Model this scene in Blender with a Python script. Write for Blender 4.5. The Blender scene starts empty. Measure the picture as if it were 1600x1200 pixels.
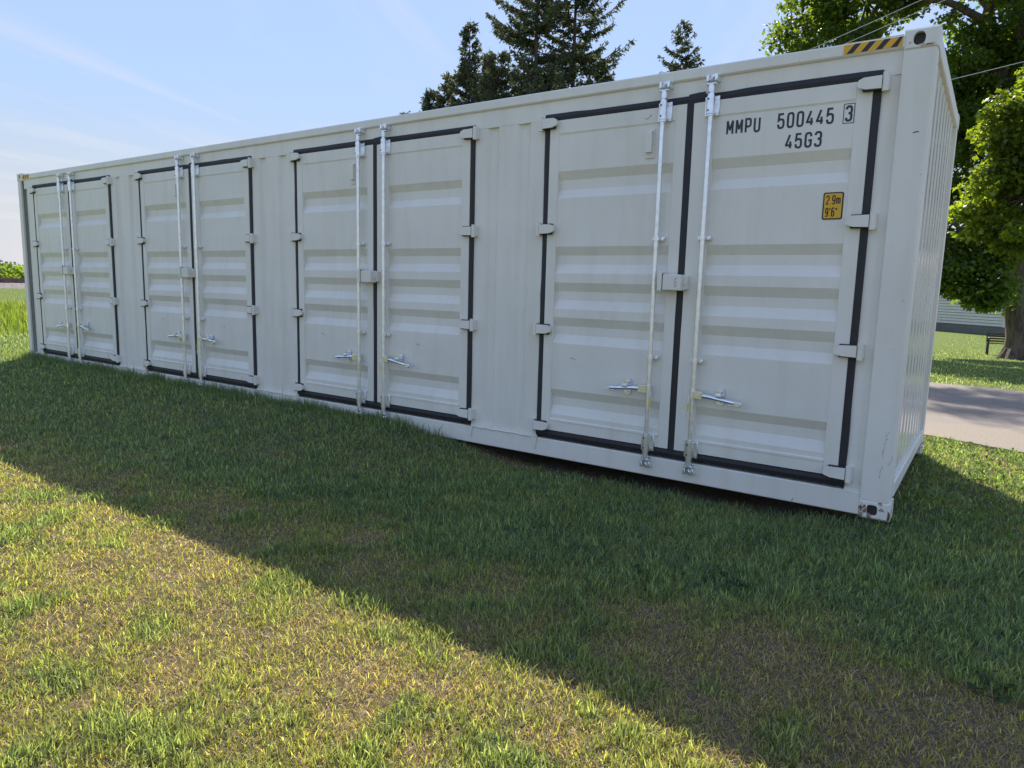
import bpy, math, random
import numpy as np
from mathutils import Vector, Matrix
R = math.radians
scene = bpy.context.scene
col = scene.collection

# ------------------------------------------------------------------ camera
cam = bpy.data.cameras.new('camera')
camo = bpy.data.objects.new('camera', cam)
col.objects.link(camo)
CAM = (12.593, -4.729, 1.387)
rx = Vector((0.8225, 0.5682, 0.0256)); dn = Vector((0.1005, -0.1009, -0.9898)); fw = Vector((-0.5598, 0.8167, -0.1401))
m = Matrix(((rx.x, -dn.x, -fw.x, CAM[0]), (rx.y, -dn.y, -fw.y, CAM[1]), (rx.z, -dn.z, -fw.z, CAM[2]), (0, 0, 0, 1)))
camo.matrix_world = m
cam.sensor_width = 36.0
cam.lens = 1086.0 / 1600 * 36
cam.clip_start = 0.05
cam.clip_end = 3000
scene.camera = camo

# ------------------------------------------------------------------ sky, sun, exposure
SUN_EL = R(42.7)
SUN_AZ = math.atan2(-0.53, 0.848)          # from +Y towards +X
world = bpy.data.worlds.new('World')
scene.world = world
world.use_nodes = True
wn, wl = world.node_tree.nodes, world.node_tree.links
bgn = wn['Background']
sky = wn.new('ShaderNodeTexSky')
sky.sky_type = 'NISHITA'
sky.sun_disc = False
sky.sun_elevation = SUN_EL
sky.sun_rotation = SUN_AZ
sky.air_density = 1.15
sky.dust_density = 0.1
sky.ozone_density = 1.6
# thin cirrus streaks: a stretched noise on the view direction projected on a high layer
tc = wn.new('ShaderNodeTexCoord')
sep = wn.new('ShaderNodeSeparateXYZ'); wl.new(tc.outputs['Generated'], sep.inputs[0])
zc = wn.new('ShaderNodeMath'); zc.operation = 'MAXIMUM'; zc.inputs[1].default_value = 0.06; wl.new(sep.outputs['Z'], zc.inputs[0])
dx = wn.new('ShaderNodeMath'); dx.operation = 'DIVIDE'; wl.new(sep.outputs['X'], dx.inputs[0]); wl.new(zc.outputs[0], dx.inputs[1])
dy = wn.new('ShaderNodeMath'); dy.operation = 'DIVIDE'; wl.new(sep.outputs['Y'], dy.inputs[0]); wl.new(zc.outputs[0], dy.inputs[1])
cmb = wn.new('ShaderNodeCombineXYZ'); wl.new(dx.outputs[0], cmb.inputs[0]); wl.new(dy.outputs[0], cmb.inputs[1])
mr_ = wn.new('ShaderNodeMapping'); mr_.inputs['Rotation'].default_value = (0, 0, R(-116)); wl.new(cmb.outputs[0], mr_.inputs[0])
mp = wn.new('ShaderNodeMapping'); mp.inputs['Scale'].default_value = (0.14, 0.8, 1)
wl.new(mr_.outputs[0], mp.inputs[0])
nz = wn.new('ShaderNodeTexNoise'); nz.inputs['Scale'].default_value = 1.35; nz.inputs['Detail'].default_value = 9; nz.inputs['Roughness'].default_value = 0.55
nz.inputs['Distortion'].default_value = 0.6
wl.new(mp.outputs[0], nz.inputs['Vector'])
cr = wn.new('ShaderNodeMapRange'); cr.inputs['From Min'].default_value = 0.47; cr.inputs['From Max'].default_value = 0.70
cr.inputs['To Min'].default_value = 0.16; cr.inputs['To Max'].default_value = 0.55
wl.new(nz.outputs['Fac'], cr.inputs['Value'])
# pale haze low over the horizon, a little blue overall
def wmix(fac, A, B, bt='MIX'):
    n_ = wn.new('ShaderNodeMix'); n_.data_type = 'RGBA'; n_.blend_type = bt
    for nm, v in (('Factor', fac), ('A', A), ('B', B)):
        if hasattr(v, 'is_linked'): wl.new(v, n_.inputs[nm])
        else: n_.inputs[nm].default_value = v
    return n_.outputs['Result']
def wlum(c_):
    n_ = wn.new('ShaderNodeRGBToBW'); wl.new(c_, n_.inputs[0]); return n_.outputs[0]
hzf = wn.new('ShaderNodeMapRange'); hzf.interpolation_type = 'SMOOTHSTEP'
for k_, v_ in (('From Min', 0.0), ('From Max', 0.24), ('To Min', 0.88), ('To Max', 0.0)): hzf.inputs[k_].default_value = v_
wl.new(sep.outputs['Z'], hzf.inputs['Value'])
c_ = wmix(hzf.outputs[0], sky.outputs[0], wmix(1.0, wlum(sky.outputs[0]), (1.0, 1.005, 1.01, 1), 'MULTIPLY'))
c_ = wmix(1.0, c_, (1.0, 1.0, 1.14, 1), 'MULTIPLY')
# the thin veil of high cloud evens out the whole dome: same hue, compressed brightness
pw_ = wn.new('ShaderNodeMath'); pw_.operation = 'POWER'; pw_.inputs[1].default_value = -0.80; wl.new(wlum(c_), pw_.inputs[0])
kk = wn.new('ShaderNodeMath'); kk.operation = 'MULTIPLY'; kk.inputs[1].default_value = 1.68; wl.new(pw_.outputs[0], kk.inputs[0])
sc_ = wn.new('ShaderNodeVectorMath'); sc_.operation = 'SCALE'; wl.new(c_, sc_.inputs[0]); wl.new(kk.outputs[0], sc_.inputs['Scale'])
cl_ = wn.new('ShaderNodeMath'); cl_.operation = 'MULTIPLY'; cl_.inputs[1].default_value = 1.28; wl.new(wlum(sc_.outputs[0]), cl_.inputs[0])
c_ = wmix(cr.outputs[0], sc_.outputs[0], cl_.outputs[0])
wl.new(c_, bgn.inputs[0])
bgn.inputs[1].default_value = 0.15

sl = bpy.data.lights.new('sun', 'SUN')
sl.energy = 4.6
sl.angle = R(0.53)
sl.color = (1.0, 0.93, 0.82)
so = bpy.data.objects.new('sun', sl)
sd = Vector((math.sin(SUN_AZ) * math.cos(SUN_EL), math.cos(SUN_AZ) * math.cos(SUN_EL), math.sin(SUN_EL)))
so.rotation_euler = (-sd).to_track_quat('-Z', 'Y').to_euler()
so.location = (0, 0, 40)
col.objects.link(so)
vs = scene.view_settings
vs.view_transform = 'Standard'; vs.look = 'None'; vs.gamma = 1; vs.use_curve_mapping = False
vs.exposure = 0.88
scene.cycles.use_denoising = True
scene.cycles.denoiser = 'OPENIMAGEDENOISE'
scene.cycles.denoising_prefilter = 'NONE'
scene.cycles.max_bounces = 8
scene.cycles.transparent_max_bounces = 8

# ------------------------------------------------------------------ helpers
def tag(o, label=None, cat=None, group=None, kind=None):
    if label: o['label'] = label
    if cat: o['category'] = cat
    if group: o['group'] = group
    if kind: o['kind'] = kind
    return o

def empty(name, loc=(0, 0, 0), rz=0, parent=None):
    o = bpy.data.objects.new(name, None); col.objects.link(o)
    o.location = loc; o.rotation_euler = (0, 0, rz); o.parent = parent
    o.empty_display_size = 0.1
    return o

class MB:
    def __init__(s): s.v = []; s.f = []
    def add(s, vs_, fs):
        b = len(s.v); s.v += [tuple(p) for p in vs_]; s.f += [tuple(i + b for i in f) for f in fs]
    def box(s, x0, x1, y0, y1, z0, z1, c=0.0):
        if c <= 0:
            s.add([(x0,y0,z0),(x1,y0,z0),(x1,y1,z0),(x0,y1,z0),(x0,y0,z1),(x1,y0,z1),(x1,y1,z1),(x0,y1,z1)],
                  [(0,3,2,1),(4,5,6,7),(0,1,5,4),(1,2,6,5),(2,3,7,6),(3,0,4,7)]); return
        c = min(c, (x1-x0)*.45, (y1-y0)*.45, (z1-z0)*.45)
        lo = (x0,y0,z0); hi = (x1,y1,z1); V = {}; vv = []
        for k in range(8):
            sgn = [(k>>a)&1 for a in range(3)]
            for a in range(3):
                p = [hi[i] if sgn[i] else lo[i] for i in range(3)]
                for i in range(3):
                    if i != a: p[i] += -c if sgn[i] else c
                V[(k,a)] = len(vv); vv.append(tuple(p))
        F = []
        for a in range(3):
            u, w = [i for i in range(3) if i != a]
            for sd_ in (0, 1):
                ks = [sd_<<a | (i<<u) | (j<<w) for i, j in ((0,0),(1,0),(1,1),(0,1))]
                F.append([V[(k,a)] for k in ks])
            for i in (0, 1):
                for j in (0, 1):
                    k0 = i<<u | j<<w; k1 = k0 | 1<<a
                    F.append([V[(k0,u)], V[(k1,u)], V[(k1,w)], V[(k0,w)]])
        for k in range(8): F.append([V[(k,a)] for a in range(3)])
        cen = Vector(((x0+x1)/2, (y0+y1)/2, (z0+z1)/2)); G = []
        for f in F:
            a, b, d = (Vector(vv[i]) for i in f[:3])
            fc = sum((Vector(vv[i]) for i in f), Vector()) / len(f)
            G.append(f if (b-a).cross(d-a).dot(fc-cen) > 0 else f[::-1])
        s.add(vv, G)
    def tube(s, pts, rad, n=10, cap=True, sq=1.0):
        pts = [Vector(p) for p in pts]
        if not hasattr(rad, '__len__'): rad = [rad]*len(pts)
        rings = []; up = None
        for i, p in enumerate(pts):
            t = (pts[min(i+1, len(pts)-1)] - pts[max(i-1, 0)])
            t = t.normalized() if t.length > 1e-9 else Vector((0,0,1))
            if up is None:
                up = Vector((0,0,1)) if abs(t.z) < .9 else Vector((0,1,0))
            a = t.cross(up).normalized(); up = a.cross(t).normalized()
            rings.append([p + (a*math.cos(2*math.pi*k/n) + up*math.sin(2*math.pi*k/n)*sq)*rad[i] for k in range(n)])
        vv = [q for r in rings for q in r]; F = []
        for i in range(len(pts)-1):
            for k in range(n):
                F.append((i*n+k, i*n+(k+1)%n, (i+1)*n+(k+1)%n, (i+1)*n+k))
        if cap:
            F.append(tuple(range(n))[::-1]); F.append(tuple((len(pts)-1)*n+k for k in range(n)))
        s.add(vv, F)
    def prism(s, poly, y0, y1):
        """poly in (x,z), extruded from y0 (front) to y1"""
        n = len(poly)
        vv = [(x, y0, z) for x, z in poly] + [(x, y1, z) for x, z in poly]
        F = [tuple(range(n)), tuple(range(2*n-1, n-1, -1))] + [(i, i+n, (i+1)%n+n, (i+1)%n) for i in range(n)]
        s.add(vv, F)
    def ribbon(s, pts, t, y, closed=False):
        """flat stroke of thickness t along (x,z) points in the plane y"""
        P = [Vector((a, b)) for a, b in pts]; n = len(P); L = []; Rr = []
        for i in range(n):
            a = P[(i-1) % n] if (closed or i > 0) else None
            b = P[(i+1) % n] if (closed or i < n-1) else None
            d1 = (P[i]-a).normalized() if a is not None else None
            d2 = (b-P[i]).normalized() if b is not None else None
            if d1 is None: d1 = d2
            if d2 is None: d2 = d1
            n1 = Vector((-d1.y, d1.x)); n2 = Vector((-d2.y, d2.x)); mm = (n1+n2)
            mm = mm.normalized() if mm.length > 1e-6 else n1
            k = t/2/max(.45, mm.dot(n1))
            L.append(P[i]+mm*k); Rr.append(P[i]-mm*k)
        vv = [(q.x, y, q.y) for q in L] + [(q.x, y, q.y) for q in Rr]
        F = [(i, n+i, n+(i+1)%n, (i+1)%n) for i in range(n if closed else n-1)]
        s.add(vv, F)
    def mesh(s, name, smooth=False):
        me = bpy.data.meshes.new(name); me.from_pydata(s.v, [], s.f); me.update()
        if smooth:
            me.polygons.foreach_set('use_smooth', [True]*len(me.polygons))
            me.set_sharp_from_angle(angle=R(38))
        return me
    def build(s, name, mat, parent=None, loc=(0,0,0), smooth=False):
        return link(s.mesh(name, smooth), name, mat, parent, loc)

def link(me, name, mat=None, parent=None, loc=(0,0,0)):
    o = bpy.data.objects.new(name, me); col.objects.link(o); o.parent = parent; o.location = loc
    if mat and not me.materials: me.materials.append(mat)
    return o

def np_mesh(name, V, F, colors=None):
    """V (n,3), F (m,3) triangles"""
    me = bpy.data.meshes.new(name); n, k = len(V), len(F)
    me.vertices.add(n); me.vertices.foreach_set('co', np.ascontiguousarray(V, dtype=np.float32).ravel())
    me.loops.add(k*3); me.loops.foreach_set('vertex_index', np.ascontiguousarray(F, dtype=np.int32).ravel())
    me.polygons.add(k); me.polygons.foreach_set('loop_start', np.arange(0, k*3, 3, dtype=np.int32))
    if colors is not None:
        a = me.color_attributes.new('tint', 'FLOAT_COLOR', 'POINT')
        c4 = np.ones((n, 4), dtype=np.float32); c4[:, :3] = colors
        a.data.foreach_set('color', c4.ravel())
    me.update(calc_edges=True); me.validate()
    return me

# ------------------------------------------------------------------ materials
def newmat(name):
    mt = bpy.data.materials.new(name); mt.use_nodes = True
    nt = mt.node_tree; b = nt.nodes['Principled BSDF']
    return mt, nt, b
def N(nt, t, **kw):
    n = nt.nodes.new(t)
    for k, v in kw.items():
        if k in n.inputs: n.inputs[k].default_value = v
        else: setattr(n, k, v)
    return n
def pos(nt, scale=(1,1,1)):
    g = nt.nodes.new('ShaderNodeNewGeometry'); mpn = N(nt, 'ShaderNodeMapping'); mpn.inputs['Scale'].default_value = scale
    nt.links.new(g.outputs['Position'], mpn.inputs[0]); return mpn.outputs[0]
def noise(nt, scale, detail=5, vec=None, rough=.55, vscale=(1,1,1)):
    n = N(nt, 'ShaderNodeTexNoise'); n.inputs['Scale'].default_value = scale; n.inputs['Detail'].default_value = detail; n.inputs['Roughness'].default_value = rough
    nt.links.new(vec or pos(nt, vscale), n.inputs['Vector']); return n.outputs['Fac']
def rng(nt, val, a, b, c, d):
    n = N(nt, 'ShaderNodeMapRange'); 
    for k, v in (('From Min',a),('From Max',b),('To Min',c),('To Max',d)): n.inputs[k].default_value = v
    nt.links.new(val, n.inputs['Value']); return n.outputs[0]
def mix(nt, fac, A, B):
    n = N(nt, 'ShaderNodeMix', data_type='RGBA')
    for s, v in (('Factor', fac), ('A', A), ('B', B)):
        if hasattr(v, 'is_linked'): nt.links.new(v, n.inputs[s])
        else: n.inputs[s].default_value = v if s == 'Factor' else (*v, 1)
    return n.outputs['Result']
def bump(nt, b, h, strength, dist):
    n = N(nt, 'ShaderNodeBump'); n.inputs['Strength'].default_value = strength; n.inputs['Distance'].default_value = dist
    nt.links.new(h, n.inputs['Height']); nt.links.new(n.outputs[0], b.inputs['Normal'])

def paint_mat(name, base, rust=0.0, rough=.42, bst=.5):
    mt, nt, b = newmat(name)
    blotch = noise(nt, 1.6, 4); grime = noise(nt, 9, 6, vscale=(1, 1, .12))
    c = mix(nt, rng(nt, blotch, .35, .7, 0, 1), base, tuple(k*.93 for k in base))
    c = mix(nt, rng(nt, grime, .48, .75, 0, .34), c, (base[0]*.78, base[1]*.74, base[2]*.64))
    specks = noise(nt, 55, 2)
    c = mix(nt, rng(nt, specks, .76, .8, 0, .7), c, (.09, .075, .06))
    if rust:
        rn = noise(nt, 17, 7, rough=.65, vscale=(1, 1, .6))
        c = mix(nt, rng(nt, rn, .63-rust*.12, .69-rust*.12, 0, 1), c, (.17, .075, .03))
    nt.links.new(c, b.inputs['Base Color'])
    nt.links.new(rng(nt, noise(nt, 30, 3), .3, .7, rough*.86, rough*1.28), b.inputs['Roughness'])
    b.inputs['Specular IOR Level'].default_value = .4
    n1 = noise(nt, 260, 2); n2 = noise(nt, 2.2, 3)
    a = N(nt, 'ShaderNodeMath', operation='MULTIPLY_ADD'); a.inputs[1].default_value = 14; nt.links.new(n2, a.inputs[0]); nt.links.new(n1, a.inputs[2])
    bump(nt, b, a.outputs[0], bst, .0011)
    return mt
PAINT = paint_mat('beige_paint', (.81, .785, .70))
PAINT_RUST = paint_mat('beige_paint_rusting', (.82, .795, .715), rust=.7)
PAINT_END = paint_mat('beige_paint_glossy', (.81, .785, .70), rust=-.5, rough=.13, bst=.12)
PAINT_EDGE = paint_mat('beige_paint_scuffed', (.81, .785, .70), rust=-.55)

def simple(name, colr, rough=.5, metal=0.0, var=.15, vs_=20, bmp=0.0, bs=80):
    mt, nt, b = newmat(name)
    c = mix(nt, rng(nt, noise(nt, vs_, 4), .3, .7, 0, 1), tuple(k*(1-var) for k in colr), tuple(min(1, k*(1+var)) for k in colr))
    nt.links.new(c, b.inputs['Base Color']); b.inputs['Roughness'].default_value = rough; b.inputs['Metallic'].default_value = metal
    if bmp: bump(nt, b, noise(nt, bs, 4), .6, bmp)
    return mt
RUBBER = simple('black_rubber', (.022, .021, .024), .62, bmp=.001, bs=60)
GALV = simple('zinc_plated_steel', (.86, .88, .91), .36, 1.0, .1, 25)
YGALV = simple('yellow_zinc_steel', (.80, .79, .64), .38, 1.0, .08, 18)
INK = simple('dark_ink', (.03, .033, .05), .5)
YELLOW = simple('yellow_vinyl', (.75, .42, .02), .45, var=.05)
BLACKV = simple('black_vinyl', (.02, .02, .02), .45)
YPLASTIC = simple('yellow_plastic', (.75, .62, .03), .5)
DARKHOLE = simple('dark_inside', (.05, .047, .043), .8)
REDINK = simple('red_ink', (.4, .1, .08), .6)

# ------------------------------------------------------------------ ground height
def sstep(a, b, x):
    t = np.clip((x-a)/(b-a), 0, 1); return t*t*(3-2*t)
_rs = np.random.RandomState(5); _lat = _rs.rand(256, 256)
def vnoise(x, y, s=1.0):
    x = np.asarray(x, float)*s + 57.3; y = np.asarray(y, float)*s + 91.7
    i = np.floor(x).astype(int); j = np.floor(y).astype(int); u = x-i; w = y-j
    u = u*u*(3-2*u); w = w*w*(3-2*w); i0, i1, j0, j1 = i % 256, (i+1) % 256, j % 256, (j+1) % 256
    return (_lat[i0,j0]*(1-u)+_lat[i1,j0]*u)*(1-w) + (_lat[i0,j1]*(1-u)+_lat[i1,j1]*u)*w
def fbm(x, y, s=1.0, o=3):
    t = 0; a = .5
    for k in range(o): t = t + a*vnoise(x, y, s*2**k); a *= .5
    return t/(1-.5**o)
def ground(x, y):
    x = np.asarray(x, float); y = np.asarray(y, float)
    z = -.06 + .11*(1-sstep(7.9, 9.4, x))*sstep(-1.6, -.2, y)*(1-sstep(4, 8, y))
    z = z - .05*sstep(8.7, 9.6, x)*(1-sstep(11.5, 11.95, x))*sstep(-.7, 0.0, y)*(1-sstep(2.6, 3.0, y))
    z = z - .035*np.clip(y-9, 0, 21)*sstep(2, 8, x)
    for cx, cy in ((12.1, .08), (12.1, 2.36)):
        z = z + .035*np.exp(-((x-cx)**2+(y-cy)**2)/.18**2)
    near = 1-sstep(12, 30, np.hypot(x-CAM[0], y-CAM[1]))
    z = z + near*(.03*(fbm(x, y, .9)-.5) + .022*(fbm(x+9, y-4, 4.5)-.5))*(1-sstep(3.0, 3.5, y)*sstep(8, 9, x)*(1-sstep(8.7, 9.4, y)))
    # the railway runs on a low bank far to the left
    z = z + .75*np.exp(-((x+31.5)/4.5)**2)
    return z
def gz(x, y): return float(ground(np.array([x]), np.array([y]))[0])

def axis(pieces):
    out = []
    for a, b, st in pieces: out += list(np.arange(a, b, st))
    out.append(pieces[-1][1]); return np.array(out)
gx = axis([(-700,-100,60),(-100,-40,6),(-40,-22,1.5),(-22,2,1.5),(2,8,.25),(8,15,.07),(15,30,1.5),(30,100,10),(100,700,60)])
gy = axis([(-500,-100,50),(-100,-15,8),(-15,-5,1),(-5,3.6,.07),(3.6,10,.4),(10,30,1.2),(30,100,8),(100,900,60)])
GX, GY = np.meshgrid(gx, gy); GZ = ground(GX, GY)
nx, ny = len(gx), len(gy)
V = np.stack([GX.ravel(), GY.ravel(), GZ.ravel()], 1)
ii, jj = np.meshgrid(np.arange(nx-1), np.arange(ny-1)); a = (jj*nx+ii).ravel()
F = np.concatenate([np.stack([a, a+1, a+nx+1], 1), np.stack([a, a+nx+1, a+nx], 1)])
me = np_mesh('lawn_ground', V, F)
me.polygons.foreach_set('use_smooth', [True]*len(me.polygons))
mt, nt, b = newmat('soil_and_thatch')
thatch = noise(nt, 120, 6, rough=.7); patch = noise(nt, 2.4, 5); fine = noise(nt, 30, 5)
c = mix(nt, rng(nt, fine, .3, .7, 0, 1), (.075, .056, .04), (.22, .17, .118))
c = mix(nt, rng(nt, thatch, .45, .7, 0, .8), c, (.34, .275, .19))
c = mix(nt, rng(nt, patch, .45, .62, 0, .45), c, (.075, .095, .028))
g = nt.nodes.new('ShaderNodeNewGeometry'); vd = N(nt, 'ShaderNodeVectorMath', operation='DISTANCE'); vd.inputs[1].default_value = (12.5, -3, 0)
nt.links.new(g.outputs['Position'], vd.inputs[0])
c = mix(nt, rng(nt, vd.outputs['Value'], 7, 14, 0, .9), c, mix(nt, rng(nt, noise(nt, 9, 6), .3, .7, 0, 1), (.085, .13, .02), (.15, .20, .035)))
nt.links.new(c, b.inputs['Base Color']); b.inputs['Roughness'].default_value = .95; b.inputs['Specular IOR Level'].default_value = .15
bump(nt, b, thatch, 1.0, .012)
go = link(me, 'ground', mt); tag(go, 'soil and thatch under the lawn around the container', kind='structure')

# ------------------------------------------------------------------ driveway
ASPH, nt, b = newmat('weathered_asphalt')
sp = noise(nt, 160, 4, rough=.7); lg = noise(nt, 1.3, 4)
c = mix(nt, rng(nt, sp, .35, .68, 0, 1), (.15, .122, .10), (.32, .268, .222))
c = mix(nt, rng(nt, lg, .35, .7, 0, .4), c, (.19, .165, .14))
cv = N(nt, 'ShaderNodeTexVoronoi', feature='DISTANCE_TO_EDGE'); cv.inputs['Scale'].default_value = .55
nt.links.new(pos(nt), cv.inputs['Vector'])
nt.links.new(c, b.inputs['Base Color']); b.inputs['Roughness'].default_value = .9; bump(nt, b, sp, .7, .004)
CONC = simple('worn_gravel_concrete', (.24, .20, .155), .92, var=.35, vs_=70, bmp=.004, bs=140)
def sheet(name, near, far, x0, x1, z, mat, step=.5, amp=.03, seed=0):
    xs = np.arange(x0, x1+.01, step); rs_ = np.random.RandomState(seed)
    n0 = np.array([near(x) for x in xs]) + rs_.uniform(-amp, amp, len(xs)); n1 = np.array([far(x) for x in xs]) + rs_.uniform(-amp, amp, len(xs))
    n0 = np.minimum(n0, n1-.002)
    mb = MB(); k = len(xs); vv = []
    for q, w in ((n0, 0), (n1, 0), (n0, -.25), (n1, -.25)):
        vv += [(x, y, z+w) for x, y in zip(xs, q)]
    F = []
    for i in range(k-1):
        F += [(i, i+1, k+i+1, k+i), (2*k+i, 2*k+i+1, i+1, i), (k+i, k+i+1, 3*k+i+1, 3*k+i)]
    mb.add(vv, F); return mb.build(name, mat)
seam = lambda x: 4.35 + .52*(x-12.1)
o = sheet('driveway', lambda x: min(max(3.5-.35*(x-12.15), 3.0), 3.7)+.05, lambda x: 8.79-.15*(x-11.8) if x > 11 else 8.9, -6, 40, -.035, ASPH, .4, .025, 1)
tag(o, 'grey weathered asphalt driveway behind the container', kind='structure')
o = sheet('driveway_apron', lambda x: 3.52-.37*(x-12.15), seam, 10.4, 22, -.029, CONC, .12, .02, 2)
tag(o, 'pale worn concrete apron along the near edge of the driveway', kind='structure')

# ------------------------------------------------------------------ shipping container
L, H, W = 12.192, 2.896, 2.438
cont = empty('shipping_container', (L/2, W/2, 0))
tag(cont, 'long cream high-cube shipping container with four pairs of side doors on the grass', 'container')
OFF = (-L/2, -W/2, 0)
def part(mb, name, mat, smooth=False, parent=None, loc=None):
    return mb.build(name, mat, parent or cont, OFF if loc is None else loc, smooth)

# corner castings and posts
def casting(name_parent, x0, x1, y0, y1, z0, z1, mat, holeface):
    mb = MB(); mb.box(x0, x1, y0, y1, z0, z1, .012)
    c_ = mb.build('corner_casting', mat, name_parent, (0, 0, 0), False)
    hb = MB(); cx, cz = (x0+x1)/2, (z0+z1)/2
    if x0 > L/2: cx -= .012
    else: cx += .012
    n = 20
    poly = []
    for k in range(n):
        aa = 2*math.pi*k/n; ca, sa = math.cos(aa), math.sin(aa)
        poly.append((cx + .034*math.copysign(abs(ca)**.75, ca), cz + .036*math.copysign(abs(sa)**.8, sa)))
    return c_, poly
def ring_plate(mb, x0, x1, z0, z1, poly, y0, depth):
    """front plate with a hole: quads from rectangle border to hole, plus the hole's inside wall"""
    n = len(poly); out = []
    cx = sum(p[0] for p in poly)/n; cz = sum(p[1] for p in poly)/n
    for px, pz in poly:
        dx_, dz_ = px-cx, pz-cz
        t = min((x1-cx)/dx_ if dx_ > 1e-9 else 9e9, (x0-cx)/dx_ if dx_ < -1e-9 else 9e9, (z1-cz)/dz_ if dz_ > 1e-9 else 9e9, (z0-cz)/dz_ if dz_ < -1e-9 else 9e9)
        out.append((cx+dx_*t, cz+dz_*t))
    # snap the nearest border points to the corners
    for cxn in ((x0,z0),(x1,z0),(x1,z1),(x0,z1)):
        k = min(range(n), key=lambda i: (out[i][0]-cxn[0])**2+(out[i][1]-cxn[1])**2); out[k] = cxn
    vv = [(x, y0, z) for x, z in out] + [(x, y0, z) for x, z in poly] + [(x, y0+depth, z) for x, z in poly]
    F = []
    for i in range(n):
        j = (i+1) % n
        F += [(i, j, n+j, n+i), (n+i, n+j, 2*n+j, 2*n+i)]
    mb.add(vv, F)
    return [(x, y0+depth, z) for x, z in poly]
CW = .178
for ix, x0, x1 in ((0, 0.0, CW), (1, L-CW, L)):
    for iy, y0, y1 in ((0, 0.0, .162), (1, W-.162, W)):
        mb = MB()
        if ix == 1 and iy == 0:
            poly = [(x0+.004, y0+.004), (x1-.02, y0+.004), (x1-.006, y0+.016), (x1-.006, y0+.11), (x1-.05, y1), (x0+.06, y1), (x0+.05, y0+.05), (x0+.004, y0+.03)]
        elif ix == 0 and iy == 0:
            poly = [(x0+.006, y0+.016), (x0+.02, y0+.004), (x1-.06, y0+.004), (x1-.06, y0+.03), (x1-.09, y0+.05), (x1-.1, y1), (x0+.05, y1), (x0+.006, y0+.11)]
        else:
            poly = [(x0+.006, y0+.006), (x1-.006, y0+.006), (x1-.006, y1-.006), (x0+.006, y1-.006)]
        n = len(poly); zz = (.117, H-.117)
        mb.add([(x, y, zz[0]) for x, y in poly]+[(x, y, zz[1]) for x, y in poly],
               [tuple(range(n))[::-1], tuple(range(n, 2*n))]+[(i, (i+1)%n, (i+1)%n+n, i+n) for i in range(n)])
        post = part(mb, 'corner_post', PAINT_EDGE)
        for z0, z1, top in ((0, .118, 0), (H-.118, H, 1)):
            mb = MB(); cmat = PAINT_RUST if not top else PAINT_EDGE
            if iy == 0:
                cx = (x0+x1)/2 + (-.012 if ix else .012) ; cz = (z0+z1)/2
                hole = []
                for k in range(24):
                    aa = 2*math.pi*(k+.5)/24; ca, sa = math.cos(aa), math.sin(aa)
                    rw, rh = (.031, .037) if top else (.03, .033)
                    ex = .85 if top else .55
                    hole.append((cx + rw*math.copysign(abs(ca)**ex, ca), cz + rh*math.copysign(abs(sa)**ex, sa)))
                cc = .012
                back = ring_plate(mb, x0+cc, x1-cc, z0+cc, z1-cc, hole, y0, .03)
                # bevelled rim and the other faces
                fr = [(x0+cc,y0,z0+cc),(x1-cc,y0,z0+cc),(x1-cc,y0,z1-cc),(x0+cc,y0,z1-cc)]
                md = [(x0,y0+cc,z0),(x1,y0+cc,z0),(x1,y0+cc,z1),(x0,y0+cc,z1)]
                bk = [(x0,y1,z0),(x1,y1,z0),(x1,y1,z1),(x0,y1,z1)]
                mb.add(fr+md+bk, [(i, 4+i, 4+(i+1)%4, (i+1)%4) for i in range(4)] + [(4+i, 8+i, 8+(i+1)%4, 4+(i+1)%4) for i in range(4)] + [(8,9,10,11)])
                cst = mb.build('corner_casting', cmat, post)
                hb = MB(); hb.add(back, [tuple(range(24))]); hb2 = hb.build('casting_hole', DARKHOLE, post)
            else:
                mb.box(x0, x1, y0, y1, z0, z1, .012); mb.build('corner_casting', cmat, post)

# long top rail, end rails, bottom rails
XA, XB = CW-.004, L-CW+.004
mb = MB(); prof = [(.006,2.862),(.012,2.870),(.075,2.872),(.075,2.80),(.03,2.792),(.014,2.796),(.006,2.806)]
n = len(prof)
def extr_x(mb, prof, x0, x1):
    n = len(prof)
    mb.add([(x0,y,z) for y,z in prof]+[(x1,y,z) for y,z in prof], [tuple(range(n)), tuple(range(2*n-1,n-1,-1))]+[(i,(i+1)%n,(i+1)%n+n,i+n) for i in range(n)])
extr_x(mb, prof, XA, XB); part(mb, 'top_rail', PAINT)
mb = MB(); extr_x(mb, [(W-y, z) for y, z in prof][::-1], XA, XB); part(mb, 'top_rail', PAINT)
mb = MB(); mb.box(XA, XB, .026, .05, 2.66, 2.80, 0); part(mb, 'door_header', PAINT)
mb = MB(); mb.box(XA, XB, .010, .13, .0125, .158, .006); part(mb, 'bottom_rail', PAINT_EDGE)
mb = MB(); mb.box(XA, XB, W-.13, W-.010, .0125, .158, .006); part(mb, 'bottom_rail', PAINT_EDGE)
# inner shell and floor
mb = MB(); mb.box(CW, L-.16, .12, W-.12, .16, .30); part(mb, 'floor', DARKHOLE)
for k in range(24):
    mb = MB(); xk = .6+k*.49; mb.box(xk, xk+.05, .12, W-.12, .03, .16); part(mb, 'cross_member', PAINT)
# roof: corrugated across
mb = MB(); xs = []
x = .06
while x < L-.25:
    for d_, h_ in ((0, 0), (.03, .012), (.09, .012), (.12, 0)): xs.append((x+d_, h_))
    x += .209
xs.append((L-.06, 0)); k = len(xs)
mb.add([(x, .04, 2.860+h_) for x, h_ in xs]+[(x, W-.04, 2.860+h_) for x, h_ in xs], [(i, i+1, k+i+1, k+i) for i in range(k-1)])
part(mb, 'roof', PAINT)
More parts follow.
